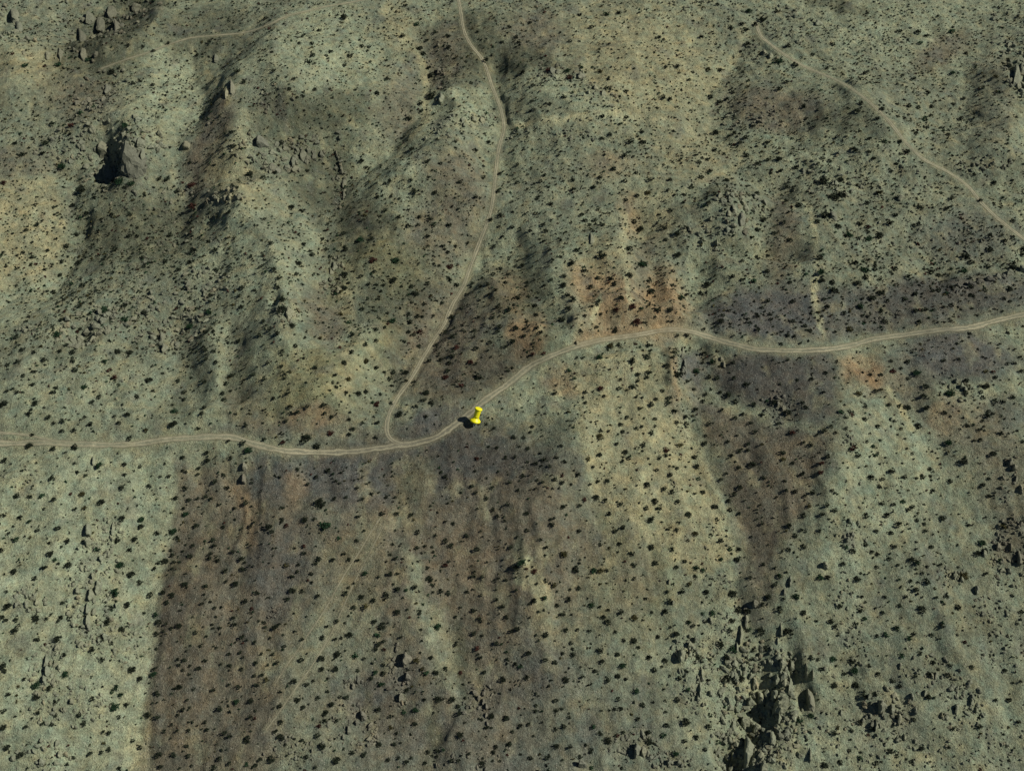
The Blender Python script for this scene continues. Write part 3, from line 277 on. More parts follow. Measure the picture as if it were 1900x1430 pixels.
 [-131.8,-52.6,2.3,"d"],[-149.6,-57.0,2.3,"d"],[-168.0,-51.7,2.4,"d"],[-231.2,80.4,2.7,"d"],[-124.7,73.0,2.7,"d"],[-121.2,67.4,2.6,"d"],[-45.4,81.4,2.7,"d"],[-34.1,87.7,2.8,"d"],
 [-1.4,49.8,2.6,"d"],[-30.1,24.1,2.6,"d"],[-31.4,20.1,2.5,"d"],[-69.1,37.9,2.6,"d"],[-47.7,37.9,2.6,"d"],[-73.7,27.4,2.5,"d"],[-79.8,20.9,2.5,"d"],[-61.2,13.5,2.5,"d"],
 [-24.8,1.7,2.5,"r"],[-85.9,3.3,2.5,"d"],[-116.2,25.3,2.5,"d"],[52.5,37.3,2.6,"d"],[61.8,7.1,2.5,"d"],[20.7,-3.8,2.5,"d"],[52.1,-0.7,2.5,"d"],[67.5,-8.9,2.5,"d"],
 [55.1,-17.0,2.4,"d"],[51.8,-21.6,2.4,"d"],[66.5,-24.2,2.4,"d"],[35.2,-43.7,2.3,"o"],[87.2,-32.2,2.4,"d"],[88.0,-37.6,2.4,"d"],[44.2,-52.5,2.3,"d"],[5.0,-51.6,2.3,"d"],
 [101.8,9.9,2.5,"d"],[81.9,24.5,2.5,"d"],[97.9,28.9,2.6,"d"],[73.5,77.8,2.7,"d"],[29.2,48.8,2.6,"d"],[144.0,44.5,2.6,"d"],[133.5,60.3,2.6,"d"],[211.5,79.8,2.7,"d"],
 [206.0,62.5,2.7,"d"],[209.6,53.7,2.6,"d"],[241.8,66.1,2.7,"d"],[209.7,45.7,2.6,"d"],[154.6,9.7,2.5,"d"],[197.7,18.7,2.5,"d"],[242.3,-6.5,2.5,"d"],[233.8,-8.0,2.5,"d"],
 [217.0,-21.9,2.4,"d"],[239.8,-33.3,2.4,"d"],[200.7,-3.5,2.5,"d"],[146.4,-42.4,2.3,"d"],[134.5,-48.7,2.3,"d"],[137.8,-57.8,2.3,"d"],[178.7,-61.9,2.3,"g"],[203.8,-49.3,2.4,"d"],
 [217.5,-52.9,2.3,"d"],[-153.1,-73.5,2.2,"d"],[-161.8,-73.2,2.2,"d"],[-207.5,-101.6,2.1,"d"],[-227.0,-74.1,2.1,"d"],[-211.5,-119.8,2.0,"d"],[-210.8,-141.7,2.0,"d"],
 [-189.1,-133.0,2.0,"d"],[-207.9,-150.7,2.0,"d"],[-154.4,-119.0,2.1,"d"],[-154.4,-100.6,2.1,"d"],[-132.5,-86.5,2.2,"d"],[-134.5,-78.9,2.2,"d"],[-128.0,-91.6,2.1,"d"],
 [-116.2,-108.0,2.1,"d"],[-139.8,-131.6,2.1,"d"],[-149.8,-144.6,2.0,"d"],[-118.5,-162.3,2.0,"d"],[-115.9,-163.7,2.0,"d"],[-133.0,-169.5,2.0,"d"],[-119.2,-171.9,2.0,"d"],
 [-144.0,-173.1,2.0,"d"],[-173.0,-169.2,2.0,"d"],[-165.9,-167.3,2.0,"d"],[-166.8,-161.2,2.0,"d"],[-101.6,-74.3,2.2,"r"],[-69.2,-71.0,2.2,"d"],[-72.3,-89.7,2.1,"d"],
 [-79.5,-90.3,2.1,"d"],[-84.4,-107.4,2.1,"d"],[-68.6,-111.4,2.1,"d"],[-53.2,-97.2,2.1,"d"],[-58.6,-69.2,2.2,"d"],[-42.6,-83.6,2.2,"d"],[-34.5,-132.9,2.0,"d"],[-6.4,-126.4,2.1,"d"],
 [-16.4,-121.1,2.1,"d"],[-22.0,-137.5,2.0,"r"],[-45.2,-152.8,2.0,"g"],[-77.2,-157.8,2.0,"d"],[-81.0,-149.1,2.0,"d"],[-96.1,-152.9,2.0,"d"],[-86.0,-144.0,2.0,"d"],
 [-107.0,-143.5,2.0,"d"],[-95.2,-159.1,2.0,"d"],[-97.2,-162.6,2.0,"d"],[-65.5,-169.5,2.0,"d"],[-10.3,-160.3,2.0,"d"],[3.4,-159.0,2.0,"d"],[-17.7,-170.6,2.0,"d"],
 [-24.5,-173.1,2.0,"d"],[44.1,-68.3,2.2,"d"],[46.6,-76.5,2.2,"d"],[6.7,-71.4,2.2,"d"],[6.7,-79.3,2.1,"d"],[14.6,-101.5,2.1,"d"],[29.2,-102.8,2.1,"d"],[14.0,-109.6,2.1,"g"],
 [22.0,-114.6,2.1,"d"],[39.6,-115.2,2.1,"d"],[23.4,-121.5,2.1,"d"],[26.0,-131.4,2.0,"d"],[35.2,-137.5,2.0,"d"],[40.6,-141.0,2.0,"d"],[18.2,-149.8,2.0,"d"],[18.5,-153.5,2.0,"d"],
 [36.3,-162.0,2.0,"d"],[45.5,-152.2,2.0,"d"],[82.9,-153.0,2.0,"g"],[71.1,-138.7,2.0,"d"],[58.7,-105.9,2.1,"d"],[81.8,-94.6,2.1,"d"],[103.0,-80.2,2.2,"d"],[101.2,-59.7,2.2,"d"],
 [80.0,-129.9,2.1,"d"],[105.9,-95.6,2.1,"d"],[83.1,-139.7,2.0,"d"],[7.6,-171.4,2.0,"d"],[14.4,-171.6,2.0,"d"],[32.1,-174.8,2.0,"g"],[127.4,-77.9,2.2,"d"],[115.7,-100.1,2.1,"d"],
 [131.3,-135.7,2.0,"d"],[152.9,-114.9,2.1,"g"],[152.5,-145.9,2.0,"d"],[158.1,-82.7,2.1,"d"],[179.8,-65.9,2.2,"d"],[146.1,-68.1,2.2,"d"],[-94.9,122.8,2.7,"d"],[-44.2,148.8,2.7,"d"],
 [-46.2,131.2,2.7,"d"],[-52.4,132.6,2.7,"d"],[-20.8,145.9,2.7,"d"],[-17.1,170.9,2.8,"d"],[-30.3,156.5,2.7,"d"],[-21.8,193.6,2.8,"d"],[-7.1,178.5,2.8,"d"],[-51.7,317.2,3.2,"d"],
 [-6.7,304.5,3.1,"d"],[-138.2,165.3,2.7,"d"],[-143.6,157.8,2.7,"d"],[-121.4,232.9,2.9,"d"],[-116.0,276.0,3.0,"d"],[-104.5,278.6,3.0,"d"],[-10.2,116.2,2.6,"d"],[-7.9,154.0,2.7,"d"],
 [3.1,163.8,2.8,"d"],[-64.0,130.8,2.7,"d"],[-56.7,234.3,2.9,"d"],[66.5,213.4,2.9,"g"],[54.2,201.1,2.8,"d"],[80.3,163.1,2.7,"d"],[65.3,145.0,2.7,"d"],[20.2,99.3,2.6,"d"],
 [85.3,112.0,2.6,"d"],[96.6,118.1,2.6,"d"],[90.4,135.9,2.7,"d"],[110.6,165.5,2.8,"d"],[116.7,172.2,2.8,"d"],[116.4,183.5,2.8,"d"],[111.0,179.4,2.8,"d"],[145.7,180.3,2.8,"d"],
 [142.7,208.2,2.9,"d"],[107.4,277.3,3.1,"d"],[128.2,318.7,3.2,"d"],[53.5,320.5,3.2,"d"],[46.5,340.8,3.2,"d"],[59.6,246.0,3.0,"d"],[99.7,243.0,3.0,"d"],[137.1,214.7,2.9,"d"],
 [46.9,127.5,2.6,"d"],[149.2,219.4,2.9,"d"],[175.3,260.4,3.0,"d"],[181.2,231.7,2.9,"d"],[284.9,272.2,3.0,"g"],[213.2,303.4,3.1,"d"],[197.9,293.4,3.1,"d"],[219.5,205.3,2.8,"d"],
 [237.9,228.3,2.9,"d"],[251.5,228.8,2.9,"d"],[160.9,163.5,2.8,"d"],[158.0,147.5,2.7,"d"],[251.6,144.8,2.7,"d"],[278.9,157.9,2.7,"d"],[211.6,173.0,2.7,"d"],[229.8,187.0,2.8,"d"],
 [-152.4,77.6,2.5,"d"],[-233.9,0.8,2.3,"d"],[-200.4,-5.2,2.3,"d"],[-202.9,-9.0,2.3,"d"],[-160.9,-1.7,2.3,"d"],[-141.1,-2.8,2.3,"d"],[-149.4,22.7,2.4,"d"],[-151.8,7.6,2.3,"d"],
 [-161.7,2.9,2.3,"d"],[-227.4,24.7,2.4,"d"],[-219.0,18.2,2.3,"d"],[-249.6,13.8,2.3,"d"],[-245.3,15.7,2.3,"d"],[-187.3,-21.0,2.2,"d"],[-180.5,-43.1,2.2,"d"],[-218.2,-63.7,2.1,"d"],
 [-143.6,-35.7,2.2,"d"],[-155.8,-56.7,2.2,"d"],[-188.4,93.4,2.6,"d"],[-202.4,99.1,2.6,"d"],[-225.9,57.9,2.5,"d"],[-250.0,97.1,2.6,"d"],[-265.6,99.7,2.6,"d"],[-126.3,28.5,2.4,"d"],
 [-120.8,1.9,2.3,"d"],[-81.2,82.2,2.5,"d"],[-74.2,86.0,2.5,"d"],[-113.7,74.5,2.5,"d"],[-30.1,85.7,2.6,"d"],[-13.1,76.8,2.5,"d"],[-2.0,86.0,2.5,"d"],[-17.9,50.6,2.4,"d"],
 [-6.0,38.4,2.4,"d"],[-34.5,48.1,2.5,"d"],[-31.3,41.0,2.4,"d"],[-32.1,60.1,2.5,"d"],[-53.6,45.7,2.4,"d"],[-80.7,34.2,2.4,"d"],[-100.4,55.3,2.5,"d"],[-68.0,17.8,2.4,"d"],
 [-59.7,18.4,2.4,"d"],[-71.0,-2.0,2.3,"d"],[-95.8,6.7,2.3,"d"],[-113.3,16.8,2.3,"d"],[-107.1,20.3,2.3,"d"],[-75.6,-24.9,2.2,"d"],[-64.2,-28.7,2.2,"d"],[-77.1,-27.7,2.2,"d"],
 [-64.5,-59.9,2.1,"d"],[-104.6,-65.5,2.1,"d"],[-107.3,-33.5,2.2,"r"],[42.7,37.0,2.4,"d"],[66.2,6.1,2.3,"d"],[35.5,-5.0,2.3,"d"],[89.7,-7.4,2.3,"d"],[84.8,-14.5,2.3,"d"],
 [79.8,-14.3,2.3,"d"],[52.4,-26.0,2.2,"d"],[80.5,-27.2,2.3,"o"],[74.0,-45.9,2.2,"d"],[74.1,-54.7,2.2,"d"],[70.4,-53.3,2.2,"d"],[95.4,-15.7,2.3,"d"],[116.3,-22.9,2.2,"d"],
 [103.8,-52.6,2.2,"d"],[100.9,-55.5,2.2,"d"],[76.2,-59.7,2.2,"d"],[49.5,-63.6,2.1,"d"],[42.6,-61.9,2.1,"d"],[0.9,-29.5,2.2,"d"],[98.1,11.5,2.3,"d"],[86.9,7.8,2.3,"d"],
 [110.1,17.5,2.3,"d"],[93.8,-2.1,2.3,"d"],[44.6,52.2,2.4,"d"],[27.3,74.7,2.5,"d"],[12.6,47.9,2.4,"d"],[7.4,41.6,2.4,"d"],[12.3,32.6,2.4,"d"],[15.8,21.9,2.3,"r"],[6.0,97.5,2.6,"d"],
 [38.6,80.9,2.5,"d"],[52.2,73.7,2.5,"d"],[101.0,72.9,2.5,"d"],[85.2,74.3,2.5,"d"],[163.4,61.4,2.5,"d"],[172.2,52.0,2.4,"d"],[149.7,40.6,2.4,"d"],[139.9,34.0,2.4,"d"],
 [126.1,47.1,2.4,"d"],[192.3,54.5,2.4,"d"],[220.8,-31.2,2.2,"d"],[208.1,-14.1,2.3,"d"],[140.8,-13.1,2.3,"d"],[119.9,-14.5,2.3,"d"],[127.2,-39.6,2.2,"o"],[130.3,-56.4,2.2,"d"],
 [160.9,-41.7,2.2,"d"],[169.1,-35.4,2.2,"g"],[169.2,-40.0,2.2,"g"],[181.8,-49.6,2.2,"d"],[195.4,-53.7,2.2,"d"],[195.5,-43.4,2.2,"d"],[169.1,-62.8,2.1,"d"],[-165.5,126.9,2.5,"d"],
 [-229.2,139.1,2.6,"d"],[-243.4,154.3,2.6,"d"],[-233.6,287.5,2.9,"d"],[-273.8,123.6,2.5,"d"],[-267.6,203.2,2.7,"d"],[-165.9,190.4,2.7,"d"],[-266.5,106.1,2.5,"d"],
 [-202.9,170.0,2.7,"d"],[-207.9,168.7,2.7,"d"],[-215.7,-75.6,2.0,"g"],[-194.8,-109.9,1.9,"d"],[-202.5,-173.0,1.8,"d"],[-199.0,-162.1,1.8,"d"],[-188.2,-157.0,1.8,"d"],
 [-188.8,-160.4,1.8,"d"],[-152.7,-134.1,1.9,"d"],[-153.9,-81.7,2.0,"d"],[-132.1,-69.6,2.0,"d"],[-118.4,-72.3,2.0,"d"],[-136.0,-83.0,2.0,"d"],[-136.2,-84.9,2.0,"d"],
 [-125.2,-83.3,2.0,"d"],[-120.8,-114.3,1.9,"d"],[-136.5,-120.5,1.9,"d"],[-125.7,-144.4,1.9,"d"],[-137.5,-152.3,1.9,"d"],[-126.4,-160.0,1.8,"d"],[-134.4,-165.5,1.8,"d"],
 [-114.7,-174.1,1.8,"d"],[-104.1,-174.8,1.8,"d"],[-154.1,-165.0,1.8,"d"],[-157.4,-162.7,1.8,"d"],[-168.6,-168.5,1.8,"d"],[-107.8,-77.6,2.0,"d"],[-69.0,-81.6,2.0,"d"],
 [-68.2,-89.6,2.0,"d"],[-88.3,-96.7,2.0,"d"],[-95.1,-94.8,2.0,"d"],[-52.5,-68.1,2.0,"d"],[-20.5,-76.9,2.0,"d"],[-19.9,-103.3,1.9,"d"],[-14.1,-115.0,1.9,"d"],[-16.9,-111.2,1.9,"d"],
 [-79.4,-119.6,1.9,"d"],[-75.5,-124.7,1.9,"d"],[-58.0,-128.8,1.9,"d"],[-1.6,-133.5,1.9,"d"],[1.5,-135.2,1.9,"d"],[-13.4,-131.2,1.9,"d"],[-11.8,-137.5,1.9,"d"],
 [-83.6,-171.8,1.8,"d"],[-6.5,-167.5,1.8,"d"],[-86.0,-165.4,1.8,"d"],[-0.3,-85.6,2.0,"d"],[14.1,-134.7,1.9,"d"],[7.0,-158.2,1.8,"d"],[45.9,-161.2,1.8,"d"],[44.5,-148.4,1.9,"d"],
 [71.3,-164.3,1.8,"d"],[71.8,-83.0,2.0,"d"],[73.4,-90.8,2.0,"d"],[85.4,-91.5,2.0,"g"],[94.0,-85.5,2.0,"g"],[94.4,-65.5,2.0,"d"],[103.9,-126.5,1.9,"d"],[23.9,-167.5,1.8,"d"],
 [79.5,-167.3,1.8,"d"],[140.5,-69.8,2.0,"d"],[163.6,-76.5,2.0,"d"],[170.9,-83.4,2.0,"d"],[123.6,-84.6,2.0,"d"],[148.8,-117.3,1.9,"d"],[184.9,-106.9,1.9,"d"],[173.8,-130.3,1.9,"d"],
 [170.2,-139.7,1.9,"d"],[148.8,-173.1,1.8,"d"],[160.6,-85.8,2.0,"d"],[163.0,-86.6,2.0,"d"],[146.9,-91.3,2.0,"d"],[186.7,-75.4,2.0,"d"],[182.9,-64.1,2.0,"d"],[-240.2,288.7,2.8,"d"],
 [-225.4,247.1,2.7,"d"],[-106.3,119.0,2.4,"d"],[-103.2,109.8,2.4,"d"],[-87.6,185.1,2.6,"d"],[-70.6,157.5,2.5,"d"],[-77.6,148.4,2.5,"d"],[-47.2,118.6,2.4,"d"],[-14.4,204.8,2.6,"d"],
 [-41.8,170.0,2.5,"d"],[-127.0,221.8,2.6,"d"],[-128.4,281.1,2.8,"d"],[-135.8,277.7,2.8,"d"],[-97.9,290.0,2.8,"d"],[-73.8,351.5,3.0,"d"],[-1.9,320.0,2.9,"d"],[3.0,309.9,2.9,"d"],
 [-83.3,134.2,2.5,"o"],[-78.0,113.8,2.4,"d"],[-133.5,234.0,2.7,"d"],[-146.3,240.6,2.7,"d"],[-166.0,327.6,2.9,"d"],[-127.3,306.8,2.9,"d"],[-106.8,267.2,2.8,"d"],
 [-25.0,118.6,2.4,"d"],[-31.4,113.4,2.4,"d"],[-35.7,108.0,2.4,"d"],[-38.3,111.4,2.4,"d"],[-5.6,121.0,2.4,"d"],[-0.0,126.2,2.5,"d"],[-12.4,133.8,2.5,"d"],[-72.1,137.0,2.5,"d"],
 [-79.5,259.6,2.8,"d"],[13.2,251.6,2.7,"d"],[12.4,236.5,2.7,"d"],[23.0,230.8,2.7,"d"],[72.8,169.3,2.5,"d"],[14.6,146.5,2.5,"d"],[17.7,122.6,2.4,"d"],[99.2,148.3,2.5,"d"],
 [110.1,186.1,2.6,"d"],[92.1,161.7,2.5,"d"],[151.9,182.8,2.6,"d"],[139.2,205.2,2.7,"d"],[99.4,274.5,2.8,"d"],[142.6,355.6,3.0,"d"],[98.5,311.7,2.9,"d"],[44.7,269.7,2.8,"g"],
 [4.8,301.7,2.9,"d"],[12.3,328.4,2.9,"d"],[38.3,302.6,2.9,"d"],[79.4,208.7,2.6,"d"],[19.1,167.5,2.5,"d"],[35.3,161.4,2.5,"d"],[35.6,154.2,2.5,"d"],[154.6,200.6,2.6,"d"],
 [262.4,210.2,2.6,"d"],[209.5,177.3,2.5,"d"],[183.1,178.2,2.6,"d"],[186.9,175.8,2.6,"d"],[153.9,109.6,2.4,"d"],[202.1,140.4,2.5,"d"],[260.1,110.9,2.4,"d"],[272.5,109.9,2.4,"d"],
 [280.9,124.7,2.4,"d"],[262.9,200.8,2.6,"d"],[221.2,166.7,2.5,"d"],[241.9,196.9,2.6,"d"],[301.7,299.7,2.9,"d"],[296.9,248.4,2.7,"d"],[262.3,247.9,2.7,"d"],[261.9,233.8,2.7,"d"],
 [-141.9,60.5,2.3,"d"],[-235.9,9.4,2.1,"d"],[-239.8,6.3,2.1,"d"],[-183.0,-3.3,2.1,"d"],[-147.5,-13.7,2.1,"d"],[-148.3,-17.1,2.1,"d"],[-152.7,19.2,2.2,"d"],[-166.1,9.9,2.2,"d"],
 [-239.3,22.9,2.2,"d"],[-239.6,-4.7,2.1,"d"],[-212.8,-26.5,2.1,"d"],[-207.4,-25.9,2.1,"d"],[-200.8,-49.4,2.0,"d"],[-196.6,-50.4,2.0,"d"],[-180.1,-48.2,2.0,"d"],
 [-197.8,-67.7,2.0,"d"],[-131.8,-39.5,2.0,"d"],[-160.0,-46.7,2.0,"d"],[-154.5,-38.5,2.0,"d"],[-258.0,97.4,2.4,"d"],[-149.7,-22.9,2.1,"d"],[-121.9,61.3,2.2,"d"],
 [-76.4,76.2,2.3,"d"],[-68.7,76.2,2.3,"d"],[-21.7,86.1,2.4,"d"],[-17.0,78.0,2.3,"d"],[-10.4,90.1,2.4,"d"],[-6.5,96.0,2.4,"d"],[-3.4,75.6,2.3,"d"],[-9.1,68.1,2.3,"d"],
 [-7.5,53.4,2.2,"d"],[-10.3,46.9,2.2,"d"],[-19.1,40.6,2.2,"d"],[-35.9,24.2,2.2,"d"],[-37.3,69.6,2.3,"d"],[-46.7,66.8,2.3,"d"],[-54.3,58.4,2.3,"d"],[-65.5,42.3,2.2,"d"],
 [-68.8,31.9,2.2,"d"],[-78.2,58.0,2.3,"d"],[-89.4,55.2,2.3,"o"],[-41.7,23.9,2.2,"d"],[-42.7,-6.0,2.1,"d"],[-45.9,-10.5,2.1,"d"],[-58.6,-6.1,2.1,"d"],[-79.9,-6.1,2.1,"d"],
 [-104.9,-19.1,2.1,"d"],[-105.5,-16.3,2.1,"d"],[-97.1,-17.2,2.1,"d"],[-89.1,-18.8,2.1,"d"],[-114.6,-10.4,2.1,"d"],[-121.1,29.7,2.2,"d"],[-41.6,-17.1,2.1,"d"],[-90.4,-50.0,2.0,"d"],
 [-80.9,-61.9,2.0,"d"],[-9.2,-55.9,2.0,"d"],[-11.6,-61.2,2.0,"d"],[-8.7,-66.4,2.0,"d"],[-116.5,-31.4,2.0,"d"],[68.8,27.8,2.2,"d"],[73.4,-0.7,2.1,"d"],[69.9,-5.7,2.1,"d"],
 [76.1,-5.0,2.1,"d"],[68.8,-16.1,2.1,"d"],[54.5,-40.2,2.0,"d"],[51.4,-42.3,2.0,"d"],[69.4,-37.4,2.0,"d"],[87.6,-44.8,2.0,"g"],[77.5,-41.2,2.0,"d"],[67.6,-44.1,2.0,"d"],
 [112.4,-28.5,2.1,"d"],[107.9,-31.6,2.1,"d"],[103.8,-33.8,2.1,"d"],[106.9,-40.5,2.0,"d"],[117.3,-47.3,2.0,"d"],[23.0,-57.6,2.0,"d"],[24.2,-46.7,2.0,"d"],[30.8,-65.4,2.0,"d"],
 [33.0,-62.5,2.0,"r"],[9.5,-23.2,2.1,"d"],[10.9,-45.6,2.0,"d"],[7.6,-36.0,2.0,"d"],[17.5,-49.0,2.0,"d"],[109.5,8.1,2.1,"d"],[93.6,71.9,2.3,"d"],[8.2,76.7,2.3,"d"],
 [14.5,30.3,2.2,"d"],[53.8,68.8,2.3,"d"],[86.7,85.2,2.3,"d"],[122.5,77.2,2.3,"d"],[118.1,80.0,2.3,"d"],[129.8,55.1,2.3,"d"],[88.9,35.9,2.2,"d"],[147.1,72.9,2.3,"d"],
 [132.9,45.4,2.2,"d"],[133.2,49.6,2.2,"d"],[135.8,27.9,2.2,"d"],[195.4,76.0,2.3,"d"],[221.8,67.6,2.3,"d"],[232.7,72.0,2.3,"d"],[229.2,57.3,2.3,"d"],[214.9,54.2,2.3,"d"],
 [206.3,85.5,2.3,"d"],[182.3,9.3,2.1,"d"],[215.0,17.7,2.2,"d"],[223.2,18.3,2.2,"d"],[252.5,11.9,2.2,"d"],[237.6,9.9,2.1,"r"],[237.7,6.7,2.1,"d"],[228.6,-5.9,2.1,"d"],
 [222.4,-24.4,2.1,"d"],[182.7,-8.8,2.1,"d"],[177.6,-1.1,2.1,"d"],[140.0,-10.0,2.1,"d"],[139.9,-34.8,2.0,"d"],[126.7,-55.9,2.0,"d"],[142.9,-65.6,2.0,"d"],[169.1,-54.7,2.0,"d"],
 [219.3,-58.1,2.0,"d"],[-177.6,-107.1,1.8,"d"],[-199.6,-117.9,1.7,"d"],[-195.1,-156.7,1.7,"d"],[-192.4,-160.4,1.7,"d"],[-163.7,-154.9,1.7,"d"],[-145.0,-78.0,1.8,"d"],
 [-126.7,-118.8,1.8,"d"],[-107.0,-117.5,1.8,"d"],[-131.3,-132.1,1.7,"d"],[-108.4,-139.8,1.7,"d"],[-106.5,-131.1,1.7,"d"],[-127.7,-157.0,1.7,"d"],[-134.2,-160.0,1.7,"d"],
 [-144.5,-159.6,1.7,"d"],[-179.2,-171.0,1.7,"d"],[-92.8,-83.7,1.8,"r"],[-74.8,-87.2,1.8,"d"],[-94.6,-92.2,1.8,"d"],[-91.6,-104.6,1.8,"d"],[-51.9,-89.4,1.8,"d"],
 [-34.7,-76.7,1.8,"d"],[-6.3,-70.1,1.8,"d"],[-26.5,-71.3,1.8,"d"],[-37.3,-93.2,1.8,"d"],[-75.3,-117.5,1.8,"d"],[-59.3,-140.3,1.7,"d"],[-22.5,-150.8,1.7,"d"],[-36.7,-149.1,1.7,"d"],
 [-50.9,-154.7,1.7,"d"],[-99.1,-135.3,1.7,"d"],[-89.6,-125.6,1.7,"d"],[-106.2,-119.7,1.7,"d"],[-48.4,-165.3,1.7,"d"],[-50.5,-172.4,1.7,"d"],[-35.4,-173.4,1.7,"d"],
 [-34.5,-168.9,1.7,"d"],[-7.6,-169.4,1.7,"d"],[-21.8,-173.4,1.7,"d"],[41.7,-94.6,1.8,"d"],[44.5,-121.5,1.7,"d"],[48.0,-124.4,1.7,"d"],[54.2,-127.1,1.7,"d"],[33.4,-121.2,1.7,"d"],
 [25.3,-126.9,1.7,"d"],[21.2,-131.2,1.7,"d"],[29.6,-140.2,1.7,"d"],[48.0,-140.3,1.7,"d"],[9.7,-153.3,1.7,"d"],[18.0,-160.5,1.7,"d"],[42.8,-152.5,1.7,"d"],[63.0,-121.9,1.8,"d"],
 [53.7,-98.2,1.8,"d"],[39.7,-83.1,1.8,"d"],[112.4,-89.2,1.8,"d"],[28.0,-171.1,1.7,"d"],[130.6,-75.6,1.8,"d"],[138.3,-77.0,1.8,"d"],[130.5,-132.0,1.7,"d"],[139.5,-118.3,1.8,"d"],
 [171.9,-105.8,1.8,"d"],[175.4,-99.2,1.8,"d"],[180.4,-122.5,1.7,"d"],[157.3,-122.3,1.7,"d"],[151.8,-134.6,1.7,"d"],[163.4,-142.8,1.7,"d"],[185.8,-135.3,1.7,"d"],
 [140.9,-159.9,1.7,"d"],[157.5,-170.4,1.7,"d"],[138.6,-168.3,1.7,"d"],[178.6,-167.9,1.7,"d"],[168.1,-88.3,1.8,"d"],[187.0,-71.9,1.8,"d"],[-200.1,303.1,2.6,"d"],
 [-226.0,297.6,2.6,"d"],[-248.8,286.9,2.6,"d"],[-260.3,113.3,2.2,"d"],[-156.4,252.1,2.5,"d"],[-234.3,251.5,2.5,"d"],[-238.8,250.5,2.5,"d"],[-211.0,121.2,2.2,"d"],
 [-57.0,311.8,2.7,"d"],[-121.0,174.6,2.4,"d"],[-118.2,270.6,2.5,"d"],[-93.5,292.1,2.6,"d"],[10.1,119.2,2.2,"d"],[17.6,111.4,2.2,"d"],[117.2,274.1,2.6,"d"],[16.9,161.7,2.3,"d"],
 [274.8,298.4,2.6,"d"],[203.6,274.6,2.6,"d"],[267.4,142.5,2.3,"d"],[258.3,265.8,2.6,"d"],[224.4,170.8,2.3,"d"],[284.2,243.1,2.5,"d"],[276.9,238.5,2.5,"d"],[-176.4,1.2,2.0,"d"],
 [-204.0,-18.4,1.9,"d"],[-226.9,-27.8,1.9,"d"],[-201.2,-60.5,1.8,"r"],[-133.5,-31.7,1.9,"d"],[-146.6,-42.7,1.9,"d"],[-146.7,-45.7,1.9,"d"],[-145.4,-56.6,1.8,"d"],
 [-138.9,-57.3,1.8,"d"],[-151.8,-60.6,1.8,"d"],[-127.9,-61.8,1.8,"d"],[-173.6,-43.2,1.9,"d"],[-120.1,11.1,2.0,"d"],[-126.3,-23.7,1.9,"d"],[-71.9,75.8,2.1,"d"],[-69.7,70.9,2.1,"d"],
 [-25.2,43.5,2.1,"d"],[-7.4,35.7,2.0,"d"],[-11.0,30.1,2.0,"d"],[-19.4,35.9,2.0,"d"],[-38.8,38.9,2.1,"d"],[-55.5,39.0,2.1,"d"],[-52.8,10.7,2.0,"d"],[-107.8,-10.0,1.9,"d"],
 [-71.0,-21.9,1.9,"d"],[-94.3,-53.3,1.8,"d"],[-67.9,-62.6,1.8,"d"],[-57.6,-59.9,1.8,"d"],[-32.8,-47.4,1.8,"d"],[-3.0,-40.3,1.9,"d"],[-7.2,-35.3,1.9,"d"],[-16.6,-58.5,1.8,"d"],
 [-107.2,-22.7,1.9,"d"],[-84.7,-4.4,1.9,"d"],[53.1,3.9,1.9,"d"],[28.1,10.1,2.0,"g"],[44.7,-6.3,1.9,"d"],[59.1,-22.6,1.9,"d"],[41.9,-27.4,1.9,"d"],[68.5,-20.3,1.9,"d"],
 [49.4,-32.8,1.9,"d"],[72.6,-35.5,1.9,"d"],[102.1,-9.1,1.9,"d"],[107.9,-14.6,1.9,"d"],[111.4,-13.2,1.9,"d"],[98.3,-44.7,1.9,"d"],[39.6,-53.0,1.8,"d"],[14.0,-56.7,1.8,"d"],
 [-1.2,-54.7,1.8,"d"],[80.3,19.5,2.0,"d"],[102.6,2.4,2.0,"d"],[114.8,-17.9,1.9,"d"],[95.5,1.9,2.0,"d"],[36.7,41.0,2.0,"d"],[45.3,45.2,2.0,"d"],[16.8,71.3,2.1,"d"],
 [20.6,73.6,2.1,"d"],[8.6,64.1,2.1,"d"],[10.4,21.5,2.0,"r"],[5.9,29.8,2.0,"d"],[108.8,49.1,2.1,"d"],[98.3,41.2,2.0,"d"],[142.9,32.8,2.0,"d"],[196.7,61.2,2.1,"d"],
 [249.9,70.0,2.1,"d"],[260.3,60.2,2.1,"d"],[195.8,8.0,2.0,"d"],[228.9,0.9,1.9,"d"],[237.3,-9.0,1.9,"d"],[156.9,-28.3,1.9,"d"],[151.3,-4.2,1.9,"d"],[127.2,-20.2,1.9,"d"],
 [150.4,-26.9,1.9,"d"],[131.0,-42.1,1.9,"d"],[126.5,-51.1,1.8,"d"],[146.1,-59.0,1.8,"d"],[-152.4,-85.1,1.7,"d"],[-152.5,-89.0,1.7,"d"],[-133.7,-126.2,1.6,"d"],
 [-114.4,-136.6,1.6,"d"],[-105.1,-139.9,1.6,"d"],[-133.9,-144.1,1.6,"d"],[-136.0,-148.5,1.5,"d"],[-138.7,-160.0,1.5,"d"],[-169.0,-161.0,1.5,"d"],[-181.3,-173.7,1.5,"d"],
 [-89.0,-72.7,1.7,"d"],[-50.4,-97.2,1.6,"d"],[-54.4,-86.7,1.6,"d"],[-39.1,-81.7,1.7,"d"],[-13.1,-97.3,1.6,"d"],[-6.6,-108.2,1.6,"d"],[-24.6,-113.3,1.6,"d"],[-73.0,-124.4,1.6,"d"],
